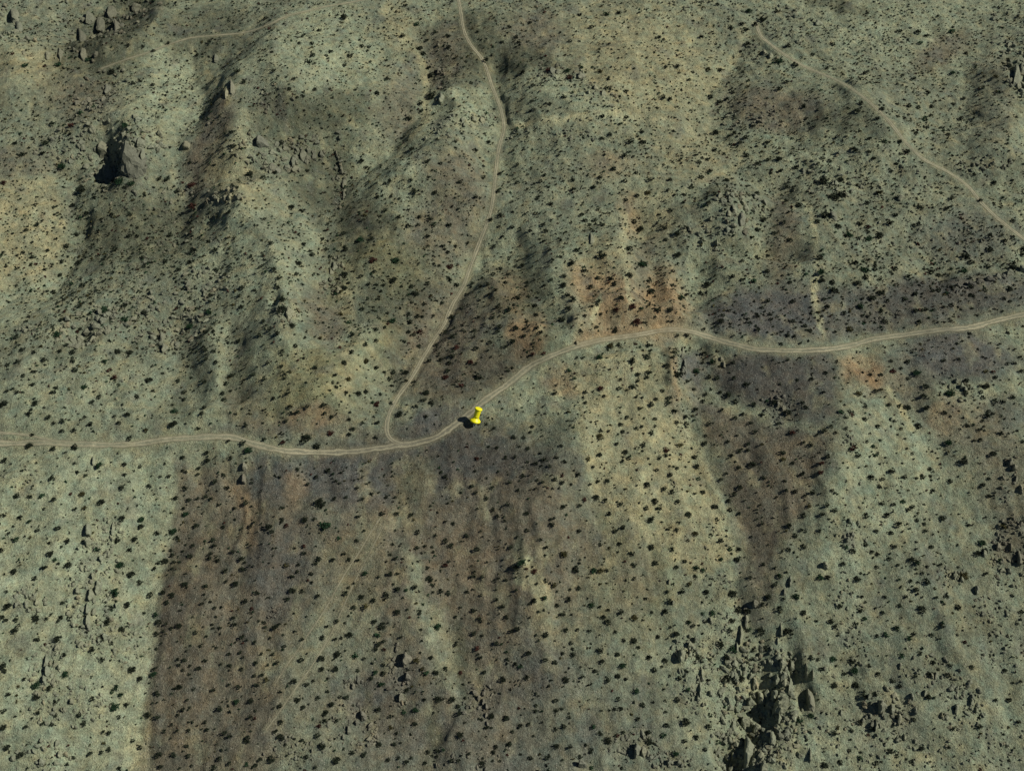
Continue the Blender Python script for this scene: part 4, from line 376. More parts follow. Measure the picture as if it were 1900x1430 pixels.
 [-47.5,-124.0,1.6,"d"],[-65.4,-137.0,1.6,"d"],[-54.5,-134.9,1.6,"d"],[-24.3,-125.3,1.6,"d"],[-0.1,-122.2,1.6,"d"],[-77.2,-145.6,1.5,"d"],[-96.3,-147.3,1.5,"d"],
 [-83.5,-142.4,1.6,"d"],[-101.6,-131.5,1.6,"d"],[-109.7,-126.3,1.6,"d"],[-47.9,-160.9,1.5,"d"],[-30.3,-168.7,1.5,"d"],[12.7,-84.5,1.6,"d"],[10.5,-103.4,1.6,"d"],
 [38.2,-110.8,1.6,"d"],[28.2,-121.4,1.6,"d"],[26.0,-129.0,1.6,"d"],[15.3,-144.4,1.5,"d"],[10.1,-151.1,1.5,"d"],[20.8,-152.6,1.5,"d"],[64.2,-152.5,1.5,"d"],[60.8,-111.8,1.6,"d"],
 [70.9,-73.0,1.7,"d"],[77.3,-87.9,1.7,"d"],[105.1,-62.2,1.7,"d"],[114.6,-68.7,1.7,"d"],[102.7,-130.2,1.6,"d"],[30.4,-166.5,1.5,"d"],[44.8,-175.0,1.5,"d"],[163.3,-105.4,1.6,"d"],
 [153.2,-105.3,1.6,"d"],[190.2,-106.2,1.6,"d"],[171.1,-91.7,1.6,"d"],[183.8,-70.3,1.7,"d"],[-207.1,292.1,2.4,"d"],[-272.0,108.7,2.0,"d"],[-298.5,267.8,2.3,"r"],
 [-160.3,307.9,2.4,"r"],[22.3,340.4,2.5,"r"],[-236.7,-4.4,1.8,"d"],[-210.8,-69.0,1.6,"d"],[-276.6,94.7,2.0,"d"],[-271.5,94.1,2.0,"d"],[-48.6,9.9,1.8,"d"],[-110.1,-1.0,1.7,"d"],
 [-102.5,14.1,1.8,"d"],[-70.9,-56.7,1.7,"d"],[-75.5,-61.5,1.6,"d"],[35.1,17.8,1.8,"d"],[69.5,24.5,1.8,"d"],[61.6,-11.4,1.7,"d"],[101.0,-42.3,1.7,"d"],[35.7,-55.5,1.7,"d"],
 [26.8,-57.2,1.6,"d"],[5.6,-29.7,1.7,"d"],[8.6,-26.7,1.7,"d"],[1.3,-40.7,1.7,"d"],[10.9,26.7,1.8,"d"],[164.8,37.9,1.8,"d"],[193.2,13.8,1.8,"d"],[189.5,19.1,1.8,"d"],
 [250.6,16.8,1.8,"d"],[225.2,-18.8,1.7,"d"],[158.2,-21.6,1.7,"d"],[134.4,-59.1,1.7,"d"],[166.3,-33.6,1.7,"d"],[187.4,-49.7,1.7,"d"],[174.2,-63.5,1.7,"d"],[221.0,-49.9,1.7,"d"],
 [-149.4,-80.3,1.5,"d"],[-135.6,-107.7,1.5,"d"],[-132.0,-107.0,1.5,"d"],[-129.6,-109.8,1.5,"d"],[-129.8,-116.8,1.4,"d"],[-131.6,-122.2,1.4,"d"],[-136.9,-134.4,1.4,"d"],
 [-136.7,-138.0,1.4,"d"],[-119.4,-142.1,1.4,"d"],[-139.2,-154.2,1.4,"d"],[-66.3,-77.5,1.5,"d"],[-87.5,-100.8,1.5,"d"],[-71.5,-102.8,1.5,"d"],[-58.9,-98.3,1.5,"d"],
 [-53.5,-81.9,1.5,"d"],[-35.8,-81.5,1.5,"d"],[-35.3,-84.0,1.5,"d"],[-3.4,-72.7,1.5,"d"],[-28.1,-88.8,1.5,"d"],[-6.1,-98.7,1.5,"d"],[-12.8,-122.4,1.4,"d"],[-77.9,-140.6,1.4,"d"],
 [-103.1,-136.0,1.4,"d"],[-103.6,-124.5,1.4,"d"],[-46.4,-171.5,1.4,"d"],[-41.1,-171.7,1.4,"d"],[-30.7,-170.4,1.4,"d"],[-79.5,-175.5,1.3,"d"],[25.5,-103.9,1.5,"d"],
 [41.7,-112.2,1.4,"d"],[23.8,-155.8,1.4,"d"],[63.9,-133.8,1.4,"d"],[68.3,-102.6,1.5,"d"],[172.9,-122.0,1.4,"d"],[183.6,-93.1,1.5,"d"],[187.7,-90.9,1.5,"d"],[-17.2,-47.3,1.5,"d"],
 [-1.7,-65.7,1.5,"d"],[45.8,-26.7,1.5,"d"],[84.9,-53.7,1.5,"d"],[7.2,-43.9,1.5,"d"],[105.1,52.0,1.7,"d"],[84.2,35.5,1.7,"d"],[177.0,9.3,1.6,"d"],[217.9,-31.3,1.5,"d"],
 [151.8,-30.6,1.5,"d"],[173.2,-31.8,1.5,"d"],[-126.8,-109.4,1.3,"d"],[-128.7,-113.6,1.3,"d"],[-129.2,-118.6,1.3,"d"],[-139.9,-135.9,1.3,"d"],[-69.3,-100.8,1.3,"d"],
 [-48.2,-89.7,1.3,"d"],[-52.7,-75.6,1.3,"d"],[-13.4,-105.3,1.3,"d"],[-22.6,-109.4,1.3,"d"],[-71.9,-118.1,1.3,"d"],[-70.7,-114.9,1.3,"d"],[16.3,-142.3,1.2,"d"],[50.0,-99.0,1.3,"d"],
 [181.2,-95.8,1.3,"d"],[-6.3,-47.3,1.3,"d"],[-11.7,-51.0,1.3,"d"],[43.7,-43.7,1.2,"d"]]
# single boulders and ledges: x, y, width, depth, direction of depth
BOULDERS = [[-224.9,173.9,14.4,28.1,1.73],[-249.0,199.3,7.2,8.4,1.53],[-243.6,182.3,5.8,16.6,1.81],[-224.7,183.4,3.2,16.5,1.74],[-218.7,181.6,2.5,12.5,1.74],[-221.1,187.8,4.5,8.7,1.75],
 [-195.5,192.5,4.2,6.1,1.68],[-295.1,288.1,2.8,16.4,1.86],[-279.4,284.6,3.2,14.9,1.82],[-301.5,282.9,3.1,9.8,1.84],[-255.7,248.3,3.4,10.8,1.8],[-170.9,227.6,3.3,18.8,1.75],
 [-173.2,221.8,2.6,10.4,1.75],[-342.7,343.0,6.7,24.7,1.84],[-334.5,325.3,3.6,23.1,1.91],[-294.7,349.4,5.2,17.1,1.81],[-284.5,340.0,5.9,21.4,1.81],[-292.0,321.3,4.4,36.5,1.89],
 [-281.7,356.9,5.3,18.0,1.8],[-266.2,366.0,6.1,8.0,1.68],[-268.1,324.3,3.7,24.7,1.85],[-149.5,186.0,7.0,8.7,1.71],[-141.1,169.0,3.5,8.6,1.69],[-166.0,137.0,2.1,7.3,1.7],
 [-158.5,135.0,3.0,4.1,1.68],[-194.1,287.4,2.5,9.9,1.71],[-140.7,170.0,3.8,7.7,1.69],[-129.9,180.0,2.9,9.9,1.68],[-125.7,186.6,3.2,10.4,1.66],[-122.4,184.9,2.6,8.6,1.66],
 [-128.7,173.8,3.8,5.8,1.67],[-114.9,191.4,2.9,5.7,1.64],[-119.0,188.9,2.3,7.0,1.65],[-102.6,183.5,2.3,6.4,1.62],[-101.0,175.5,2.6,8.9,1.64],[-99.0,161.2,1.9,9.0,1.68],
 [-23.7,220.3,3.3,5.1,1.59],[-30.4,214.3,2.6,4.6,1.6],[-19.1,222.1,2.7,6.0,1.59],[-48.3,283.3,3.2,7.9,1.61],[-44.9,242.9,4.1,9.2,1.61],[43.4,107.2,2.4,10.7,1.52],
 [116.8,137.8,2.7,4.6,1.45],[123.5,127.4,2.7,7.1,1.45],[126.6,121.1,3.6,10.8,1.42],[131.6,133.7,2.4,5.4,1.48],[120.5,123.8,2.1,6.0,1.46],[118.4,111.5,3.0,4.8,1.46],
 [25.0,266.5,3.5,7.6,1.55],[29.1,265.6,3.4,4.5,1.55],[42.9,259.0,4.1,6.7,1.53],[51.9,245.7,3.0,5.4,1.52],[56.6,239.3,3.0,6.1,1.51],[168.0,302.8,2.9,6.0,1.42],
 [170.6,296.9,2.9,5.3,1.42],[317.2,254.9,5.4,29.7,1.24],[326.7,267.6,4.2,20.7,1.24],[323.1,251.2,3.4,21.1,1.24],[315.9,245.1,2.7,8.1,1.3],[222.0,145.3,3.7,4.5,1.37],
 [208.0,333.2,4.4,6.1,1.39],[187.6,158.7,3.1,5.5,1.35],[193.9,181.9,4.5,2.9,1.39],[178.7,125.2,4.2,6.4,1.35],[-222.6,38.5,3.3,3.6,1.69],[-218.8,41.5,3.9,2.8,1.64],
 [-214.3,43.0,3.9,3.7,1.79],[-211.7,47.4,3.3,4.4,1.82],[-210.5,52.7,2.5,3.2,1.8],[-180.3,39.9,2.5,9.8,1.79],[-177.3,30.8,2.7,5.9,1.79],[-177.7,54.6,3.4,2.1,1.7],
 [-181.4,52.0,2.2,2.3,1.73],[-185.5,40.1,2.8,3.5,1.79],[-195.2,-41.9,1.3,4.8,1.8],[-124.9,-43.8,1.8,4.2,1.66],[-124.8,-49.0,2.0,5.2,1.63],[-113.2,41.5,3.8,9.2,1.7],
 [-110.8,41.6,1.4,4.2,1.71],[-92.5,72.5,2.9,4.4,1.68],[-97.1,92.9,2.6,6.8,1.68],[-98.4,88.6,2.0,5.6,1.68],[86.4,27.7,1.4,9.6,1.46],[85.8,16.1,1.9,8.4,1.48],
 [84.4,12.9,2.1,2.2,1.51],[105.2,22.6,1.4,3.2,1.47],[106.0,18.3,1.3,4.9,1.46],[32.6,27.8,1.4,2.4,1.56],[243.2,74.3,4.0,2.4,1.32],[248.4,75.9,4.0,2.4,1.32],
 [253.9,77.5,4.0,2.3,1.33],[259.6,80.5,3.5,4.8,1.19],[267.5,84.6,4.1,4.6,1.24],[275.3,87.3,4.7,4.7,1.23],[217.9,5.0,1.6,2.6,1.35],[219.7,1.5,1.8,3.0,1.34],
 [220.9,-0.7,1.6,2.9,1.31],[128.5,-9.0,1.3,2.9,1.43],[130.5,-11.6,1.6,2.9,1.43],[131.7,-14.2,1.3,2.7,1.42],[231.4,-43.4,2.0,3.2,1.36],[232.6,-46.1,2.0,3.1,1.38],
 [232.7,-50.9,1.2,3.4,1.39],[233.4,-56.6,1.5,4.4,1.34],[181.8,-17.2,1.3,2.0,1.37],[183.6,-17.9,1.3,1.8,1.35],[-190.3,-77.1,2.4,6.8,1.77],[-189.5,-82.4,2.9,3.2,1.71],
 [-180.4,-73.3,1.0,5.6,1.74],[-180.2,-76.0,1.5,3.0,1.74],[-184.2,-105.7,1.9,5.4,1.76],[-184.2,-111.8,1.6,6.3,1.76],[-183.1,-116.7,1.6,6.5,1.78],[-182.2,-119.8,1.4,3.9,1.77],
 [-182.3,-102.6,1.9,4.3,1.75],[-182.1,-100.0,1.4,3.2,1.73],[-189.7,-104.6,1.6,3.4,1.77],[-184.6,-97.1,1.4,2.9,1.75],[-182.9,-88.8,1.7,3.2,1.78],[-208.7,-113.1,1.4,3.2,1.77],
 [-204.8,-111.8,1.4,2.7,1.75],[-196.4,-134.9,1.6,4.3,1.8],[-195.0,-139.4,2.0,5.0,1.82],[-195.3,-143.5,1.4,4.3,1.8],[-184.9,-170.3,1.5,2.7,1.72],[-191.1,-173.9,1.7,3.2,1.69],
 [-182.7,-151.5,1.6,2.6,1.76],[-174.8,-123.4,2.1,3.0,1.78],[-176.6,-125.4,1.4,2.9,1.77],[-170.1,-128.2,1.8,1.8,1.74],[-45.4,-133.4,3.4,5.1,1.61],[-44.2,-140.4,2.7,3.1,1.6],
 [-46.7,-147.5,2.3,4.0,1.61],[-62.5,-154.0,2.5,3.7,1.63],[-67.2,-143.0,1.4,2.4,1.62],[-67.7,-160.2,1.3,4.1,1.66],[-69.6,-163.3,1.1,2.6,1.65],[-64.7,-156.9,1.6,1.7,1.64],
 [-16.2,-145.4,1.4,2.0,1.59],[-14.1,-147.5,1.4,2.2,1.59],[-12.2,-149.4,1.1,2.7,1.59],[-10.8,-151.5,1.1,2.9,1.59],[-10.8,-155.3,1.1,2.4,1.59],[-10.3,-158.9,0.9,2.3,1.58],
 [71.9,-129.4,2.8,5.3,1.5],[76.2,-125.1,2.1,2.9,1.48],[77.8,-126.0,1.4,2.5,1.47],[79.1,-122.4,1.9,2.4,1.48],[106.2,-106.9,2.4,3.4,1.49],[102.3,-112.9,1.7,7.1,1.47],
 [99.1,-119.6,1.4,8.6,1.45],[96.9,-125.0,1.2,6.0,1.47],[95.2,-130.7,0.9,5.6,1.49],[80.7,-135.9,0.9,6.5,1.48],[79.3,-142.3,1.1,7.3,1.49],[78.3,-146.1,1.1,3.4,1.49],
 [83.7,-144.5,1.8,2.4,1.5],[50.9,-168.4,2.9,5.6,1.51],[53.4,-168.8,2.0,4.2,1.51],[55.6,-169.4,1.3,3.0,1.51],[63.9,-172.9,2.0,2.0,1.49],[67.8,-173.2,2.0,1.8,1.5],
 [69.4,-98.2,1.0,2.4,1.5],[86.5,-113.8,1.4,2.9,1.47],[70.2,-107.2,1.2,1.8,1.51],[27.7,-174.0,3.1,2.5,1.54],[113.0,-148.8,8.3,9.3,1.47],[97.7,-165.2,4.5,13.2,1.41],
 [97.5,-152.6,3.4,3.5,1.5],[103.3,-138.1,2.1,5.5,1.53],[112.2,-138.7,2.5,3.5,1.54],[119.2,-132.7,2.5,4.8,1.52],[117.8,-140.2,2.1,7.7,1.44],[125.4,-146.9,3.6,11.1,1.45],
 [124.8,-134.8,1.1,8.6,1.51],[127.5,-137.4,0.9,5.6,1.48],[107.3,-162.8,2.7,6.3,1.39],[114.8,-133.3,3.0,4.4,1.46],[111.7,-154.4,2.3,5.8,1.39],[102.8,-155.2,3.4,4.5,1.42],
 [100.7,-145.5,3.0,2.9,1.53],[122.0,-169.8,1.1,6.3,1.44],[102.3,-174.4,2.9,4.0,1.44],[105.5,-143.0,3.2,4.6,1.54],[110.8,-143.2,3.2,4.4,1.52],[91.8,-166.4,2.0,2.8,1.53],
 [90.6,-161.1,1.8,2.5,1.53],[153.9,-151.2,3.4,4.7,1.42],[158.3,-152.1,1.6,3.9,1.41],[160.7,-155.9,1.8,5.3,1.4],[150.9,-158.2,1.3,4.9,1.4],[161.8,-163.1,1.1,2.8,1.43],
 [150.0,-146.5,1.8,2.2,1.42],[138.5,-92.2,2.4,2.9,1.46],[204.1,-101.8,1.7,4.2,1.34],[218.1,-81.7,1.9,3.9,1.38],[226.0,-87.7,1.7,8.0,1.36],[223.8,-82.0,1.2,4.1,1.4],
 [211.2,-85.0,1.7,3.2,1.34],[184.5,-152.9,1.6,4.6,1.36],[191.2,-150.3,1.3,3.6,1.36],[192.5,-153.8,1.1,2.6,1.37],[172.8,-146.6,1.4,3.2,1.38],[167.2,-147.8,1.4,2.7,1.38],
 [122.2,-98.5,1.2,5.2,1.46],[119.3,-103.4,0.9,3.3,1.46],[116.3,-118.7,0.9,7.7,1.46],[114.4,-123.4,0.7,3.3,1.44],[137.6,-152.5,1.1,2.9,1.38],[164.6,-135.0,1.1,3.2,1.4],
 [195.3,-95.7,1.9,2.5,1.37],[198.3,-97.6,1.9,2.4,1.34],[178.8,-139.2,1.4,3.2,1.37],[176.9,-139.5,1.4,2.2,1.4],[149.6,-81.3,1.7,2.0,1.46],[152.3,-78.9,1.4,2.6,1.38],
 [152.1,-72.5,1.5,2.5,1.43]]
# rocky ground: centre, two axes, count, size from, to
ROCKY = [[-338.2,332.8,15.6,2.1,18.0,-49.8,70,0.8,2.6],[-286.6,340.7,21.2,31.7,25.7,-53.4,150,0.8,3],[-269.6,363.4,22.2,3.0,11.1,-29.0,60,0.8,2.5],
 [-245.2,196.6,30.2,-15.1,9.2,-36.7,220,0.8,3.2],[-223.6,187.6,17.0,6.3,1.4,-9.3,80,0.8,2.5],[-255.2,249.8,14.7,15.3,9.5,-19.3,70,0.8,2.2],
 [-266.6,199.2,20.2,8.4,5.0,-9.9,110,0.8,2.2],[-205.0,221.0,34.1,-15.1,3.4,-19.3,60,0.6,1.6],[-130.0,184.6,15.0,12.4,4.2,-11.2,130,0.9,3],
 [-103.1,176.5,3.8,0.3,1.6,-29.2,60,0.8,2.4],[-152.5,183.2,11.5,4.8,1.2,-11.3,60,0.8,2.2],[-146.5,218.2,16.1,0.6,0.9,-10.5,50,0.7,1.8],[-29.6,215.7,22.8,18.0,0.6,-6.8,60,0.7,2],
 [-49.7,272.4,6.5,-3.2,2.0,-40.6,60,0.7,2],[-42.1,198.5,9.6,1.1,0.5,-9.8,30,0.7,1.8],[27.6,265.3,12.6,-6.0,-1.3,-11.1,70,0.7,2],[50.5,241.2,19.3,-11.3,-3.3,-10.2,90,0.7,1.9],
 [149.7,231.3,18.3,2.6,-0.2,-10.5,90,0.7,2],[124.9,127.2,17.5,9.2,-2.3,-19.0,140,0.8,2.6],[107.0,110.0,14.1,-3.2,-0.4,-6.6,50,0.7,2],[165.5,303.3,11.0,-6.1,-1.9,-12.0,40,0.7,2],
 [324.6,271.4,9.8,-2.6,-11.6,-34.6,150,0.9,3.2],[209.4,158.4,34.6,0.4,-3.7,-18.5,130,0.6,1.6],[185.9,165.3,21.3,-2.1,-4.0,-18.6,110,0.7,2],
 [277.1,171.6,14.1,-0.2,-0.9,-5.9,70,0.7,2],[194.7,331.0,25.7,-14.1,-5.6,-21.4,110,0.6,1.7],[252.2,309.3,44.7,3.5,-9.4,-40.9,140,0.5,1.3],
 [340.1,327.7,14.2,-0.9,-12.0,-37.9,90,0.6,1.7],[230.3,111.3,43.5,-2.5,-3.9,-19.0,160,0.6,1.6],[126.8,313.1,22.2,2.3,-3.3,-28.6,40,0.6,1.5],
 [3.7,355.2,22.4,-1.3,-0.0,-13.7,40,0.6,1.6],[120.0,357.1,15.1,0.3,-1.1,-10.5,40,0.7,1.8],[39.2,203.7,12.8,-2.3,-0.7,-4.1,40,0.7,2],[19.7,210.3,25.9,2.7,0.9,-7.3,60,0.5,1.4],
 [-182.7,50.9,23.1,-0.5,4.9,-17.7,210,0.7,2.2],[-219.3,43.5,10.1,11.4,6.9,-9.5,140,0.8,2.6],[-248.2,40.2,6.4,-0.6,1.5,-4.6,30,0.7,1.8],[-163.3,74.9,14.3,-4.3,1.6,-10.1,100,0.7,2],
 [-164.3,138.4,13.9,-6.2,0.6,-4.9,60,0.8,2.6],[-97.4,84.0,5.4,-3.0,-1.2,-16.4,70,0.7,2.3],[-114.5,41.5,6.5,4.8,1.6,-11.2,60,0.7,2.2],[83.5,18.8,2.9,1.0,-0.8,-11.1,50,0.5,1.5],
 [128.9,-10.5,7.5,-5.2,-3.4,-7.5,90,0.5,1.3],[216.6,2.6,7.1,-7.3,-4.2,-6.2,60,0.5,1.4],[252.9,77.2,26.6,10.6,-0.4,-3.8,60,0.6,1.7],[192.7,50.1,8.3,-0.3,-0.9,-4.1,30,0.5,1.4],
 [-205.3,11.0,30.5,3.5,4.8,-20.5,130,0.4,1.1],[-183.1,128.2,25.8,-14.4,6.9,-32.2,140,0.6,1.6],[-226.6,114.3,37.2,-2.6,9.0,-32.7,150,0.5,1.4],
 [-183.3,-101.9,9.8,0.7,3.1,-26.3,260,0.5,1.9],[-181.4,-74.3,5.1,0.4,1.1,-6.1,50,0.5,1.5],[-194.1,-140.8,6.8,0.5,2.5,-12.0,120,0.5,1.6],[-207.9,-110.4,6.5,1.4,1.0,-5.0,60,0.5,1.6],
 [-183.0,-153.2,14.3,1.9,1.0,-7.5,140,0.4,1.4],[-190.7,-171.5,11.9,1.5,0.6,-5.0,90,0.5,1.7],[-169.1,-124.2,10.5,1.8,1.5,-9.0,110,0.4,1.4],
 [-226.9,-52.6,9.4,0.8,1.4,-5.6,40,0.5,1.3],[-47.8,-138.5,5.1,-0.5,0.5,-11.3,90,0.5,1.7],[-66.0,-159.0,10.0,0.4,0.7,-8.8,120,0.4,1.4],[-90.2,-169.0,13.1,0.4,0.4,-5.1,90,0.4,1.3],
 [-67.0,-142.1,4.0,0.4,0.1,-1.8,20,0.6,1.6],[-103.1,-113.8,3.9,-0.4,0.2,-2.3,20,0.5,1.4],[-14.7,-148.8,4.7,-3.6,-4.0,-6.2,50,0.4,1.3],[-17.5,-173.2,13.1,1.0,0.1,-3.8,50,0.4,1.2],
 [50.8,-168.0,10.1,0.4,-0.4,-6.0,100,0.5,1.6],[65.0,-171.8,8.9,0.2,-0.3,-3.4,60,0.5,1.5],[73.7,-125.9,6.0,2.5,1.1,-3.8,50,0.5,1.6],[82.4,-138.0,10.7,1.0,-1.2,-14.9,230,0.4,1.3],
 [93.4,-108.7,9.3,0.8,-1.6,-16.4,120,0.4,1.3],[103.2,-148.0,14.1,-4.2,-3.7,-23.8,520,0.6,2.2],[115.9,-135.8,6.6,0.3,-0.7,-8.8,90,0.5,1.8],
 [94.2,-166.3,12.0,-3.1,-1.0,-7.9,180,0.6,2],[147.1,-115.6,6.3,1.6,1.5,-19.5,130,0.4,1.3],[151.2,-77.2,8.0,-2.0,-3.1,-6.2,70,0.4,1.2],[222.0,-85.7,8.6,-1.4,-3.3,-14.7,160,0.5,1.6],
 [194.2,-96.4,7.6,0.7,-0.9,-4.4,50,0.5,1.5],[208.9,-110.8,7.8,-0.5,-1.7,-6.9,80,0.4,1.3],[157.2,-154.0,10.2,-0.8,-1.6,-9.5,130,0.5,1.6],
 [187.1,-152.1,9.4,-0.0,-1.8,-9.0,100,0.5,1.5],[176.6,-137.6,13.2,-0.6,-1.3,-6.7,80,0.4,1.3],[230.1,-48.6,3.0,-1.1,-5.0,-12.9,60,0.5,1.5],
 [209.6,-127.4,11.2,-0.4,-1.8,-8.8,70,0.4,1.1],[161.2,-169.8,25.8,-0.8,-1.4,-6.7,140,0.4,1.2],[199.2,-166.2,13.0,-0.3,-1.7,-8.2,70,0.4,1.2],
 [128.6,-152.1,13.8,0.4,-2.4,-15.6,110,0.4,1.2],[113.5,-163.3,7.7,-0.2,-1.5,-10.8,110,0.5,1.6],[170.5,-58.9,12.6,0.4,-1.8,-10.5,60,0.4,1],
 [74.7,-56.5,2.0,-0.0,-0.7,-8.6,20,0.4,1.1],[158.1,-29.5,2.9,0.9,-1.6,-10.7,30,0.5,1.2],[50.6,12.1,10.3,-2.3,-0.5,-2.9,40,0.3,0.8],[92.1,-85.9,7.4,0.3,-1.6,-15.4,60,0.4,1]]
# how thickly scrub grows: centre, two axes, factor
THICK = [[-198.8,63.6,64.6,-7.3,11.2,-50.5,1.7],[-244.1,150.3,64.8,-6.7,12.9,-54.0,1.2],[-117.4,244.0,64.7,30.6,4.2,-57.3,1.0],[-31.8,176.3,63.7,2.6,2.0,-78.2,0.9],
 [208.8,110.1,76.7,-1.6,-11.9,-52.7,1.3],[240.5,259.7,85.2,-8.2,-20.1,-90.4,1.0],[158.9,170.0,45.1,-7.0,-10.2,-63.7,1.1],[63.9,179.6,64.8,4.3,-5.0,-76.4,0.9],
 [-43.1,69.2,45.9,-10.7,3.2,-62.5,0.9],[-133.4,-114.9,28.7,-1.6,8.4,-61.1,0.55],[-12.1,-80.0,36.1,-2.6,0.6,-47.1,0.5],[117.8,-50.8,21.1,-3.5,-4.6,-39.2,0.35],
 [129.9,6.7,35.3,2.0,-2.4,-18.4,0.5],[183.9,-116.3,47.7,1.3,-9.8,-53.8,0.7],[-186.0,-116.8,32.8,3.8,10.3,-58.9,1.0],[-199.6,-47.0,43.3,3.5,4.3,-21.4,0.4],
 [-73.8,-155.7,33.5,0.4,2.0,-25.1,0.8],[45.6,-138.2,41.7,2.0,-1.8,-38.0,0.8],[63.1,-39.4,32.0,6.5,-2.5,-39.9,0.9],[61.3,315.3,44.5,8.0,-2.2,-39.8,0.5],
 [214.0,14.2,40.7,0.9,-4.8,-20.2,0.5],[-125.3,-47.0,25.7,-2.1,1.2,-12.2,0.8],[-87.4,-48.4,25.0,-0.3,1.5,-14.6,0.8]]
# places one can find, for the labels
MARKS = [[-18.1,-17.4,"the yellow pushpin"],[-58.2,-29.2,"the hairpin junction"],[80.1,43.3,"the orange saddle"],[159.3,26.2,"the pale wash crossing"],
 [176.1,11.3,"the orange soil patch"],[-238.5,191.0,"the huge shadowed outcrop"],[-292.1,292.4,"the paired upper boulders"],[-220.7,43.5,"the slanting dark ledge"],
 [250.6,79.2,"the long right-hand ledge"],[104.6,-145.9,"the blackest lower outcrop"],[122.6,-143.9,"the crescent shadow boulder"],[155.3,-151.8,"the four-boulder cluster"],
 [84.1,21.1,"the cracked pale rib"],[-185.4,-110.6,"the long boulder chain"],[-126.5,-45.1,"the dark gully"],[171.9,312.4,"the upper track fork"],
 [324.6,271.4,"the corner rock pile"],[-5.0,223.9,"the upper track elbow"],[123.9,126.8,"the mid-slope rock pile"],[-47.8,-138.5,"the brown rock knot"],
 [-236.3,-31.5,"the road at left edge"],[-140.3,-27.8,"the road brow"],[259.0,48.8,"the road at right edge"],[-120.8,277.2,"the pale top knoll"],[-37.4,355.1,"the track top end"],
 [280.5,112.2,"the track at right edge"],[233.6,189.2,"the east track bend"],[-204.9,-175.7,"the bottom left corner"],[206.3,-174.3,"the bottom right corner"],
 [0.0,-174.3,"the bottom edge middle"],[-262.0,47.2,"the left edge middle"],[233.1,-54.3,"the right edge middle"],[-32.3,68.9,"the side track bend"],
 [101.4,-80.1,"the pale spur tip"],[-59.3,-71.6,"the faint ruts' top"],[-100.2,-161.1,"the faint ruts' end"],[99.3,-115.2,"the long black crack"],
 [70.8,-127.4,"the lone dark boulders"],[-103.7,176.3,"the upright rock line"],[-128.5,185.9,"the jagged rock band"],[41.2,109.1,"the single black notch"],
 [-90.9,-37.2,"the road's lowest dip"],[35.1,26.1,"the road's pale shoulder"],[111.6,29.2,"the road's grey dip"],[64.3,95.6,"the tan ridge crest"],
 [40.1,-42.0,"the pale spur head"],[11.7,-102.4,"the forked pale scar"],[-196.9,-138.5,"the short boulder chain"],[-153.9,-124.2,"the brown slope's edge"],
 [-65.2,-154.6,"the pebbly lower rocks"],[49.8,-167.5,"the twin lower boulders"],[-13.5,-149.9,"the curving stone row"],[136.3,-91.6,"the small black boulder"],
 [222.0,-85.7,"the right-hand rock ribs"],[214.2,-41.6,"the brown right slope"],[-181.2,43.4,"the left hillside rocks"],[-273.0,130.7,"the tan left slope"],
 [-183.1,128.2,"the dim upper gully"],[177.6,108.3,"the right-hand thicket"],[52.9,220.8,"the pale upper ridgeline"],[123.5,-41.6,"the bare brown hollow"],
 [-11.8,-101.9,"the reddish brown slope"],[-350.9,350.6,"the top left corner"],[352.6,357.0,"the top right corner"],[87.5,281.7,"the pale upper plain"],
 [-81.7,4.7,"the yellowish hillside"]]
PIN = [-18.5, -23.0]
# ------------------------------------------------------------------ scene helpers
def tag(o, label=None, cat=None, group=None, kind=None):
    for k, v in (('label', label), ('category', cat), ('group', group), ('kind', kind)):
        if v: o[k] = v
    return o
def link(name, me, mat=None, parent=None):
    o = bpy.data.objects.new(name, me); COL.objects.link(o); o.parent = parent
    if mat: me.materials.append(mat)
    return o
def mesh_np(name, V, faces_flat, nper, cols=None, smooth=True):
    """mesh from arrays; every face has nper corners"""
    me = bpy.data.meshes.new(name); V = np.ascontiguousarray(V, np.float32); Fc = np.ascontiguousarray(faces_flat, np.int32)
    nf = len(Fc)//nper
    me.vertices.add(len(V)); me.vertices.foreach_set('co', V.ravel())
    me.loops.add(len(Fc)); me.loops.foreach_set('vertex_index', Fc)
    me.polygons.add(nf); me.polygons.foreach_set('loop_start', np.arange(nf, dtype=np.int32)*nper)
    me.polygons.foreach_set('use_smooth', np.full(nf, smooth, bool))
    if cols is not None:
        a = me.color_attributes.new('tint', 'FLOAT_COLOR', 'POINT')
        a.data.foreach_set('color', np.ascontiguousarray(np.c_[cols, np.ones(len(cols))], np.float32).ravel())
    me.update(calc_edges=True); me.validate()
    return me
def lin(c): return np.array([((v/255+.055)/1.055)**2.4 for v in c])
def mat_new(name):
    m = bpy.data.materials.new(name); m.use_nodes = True
    t = m.node_tree; b = t.nodes['Principled BSDF']; b.inputs['Roughness'].default_value = .95; b.inputs['Specular IOR Level'].default_value = .12
    return m, t, b
def N(t, kind, **kw):
    n = t.nodes.new('ShaderNode'+kind)
    for k, v in kw.items():
        if k in n.inputs: n.inputs[k].default_value = v
        else: setattr(n, k, v)
    return n
def math_(t, op, a, b=None, c=None):
    n = N(t, 'Math', operation=op)
    for i, v in enumerate((a, b, c)):
        if v is None: continue
        if isinstance(v, (int, float)): n.inputs[i].default_value = v
        else: t.links.new(v, n.inputs[i])
    return n.outputs[0]
def ramp(t, v, a, b, lo, hi):
    n = N(t, 'MapRange'); t.links.new(v, n.inputs[0])
    for i, x in enumerate((a, b, lo, hi)): n.inputs[i+1].default_value = x
    return n.outputs[0]
def scale_col(t, col, fac):
    n = N(t, 'Vector' 'Math', operation='SCALE'); t.links.new(col, n.inputs[0]); t.links.new(fac, n.inputs[3]); return n.outputs[0]
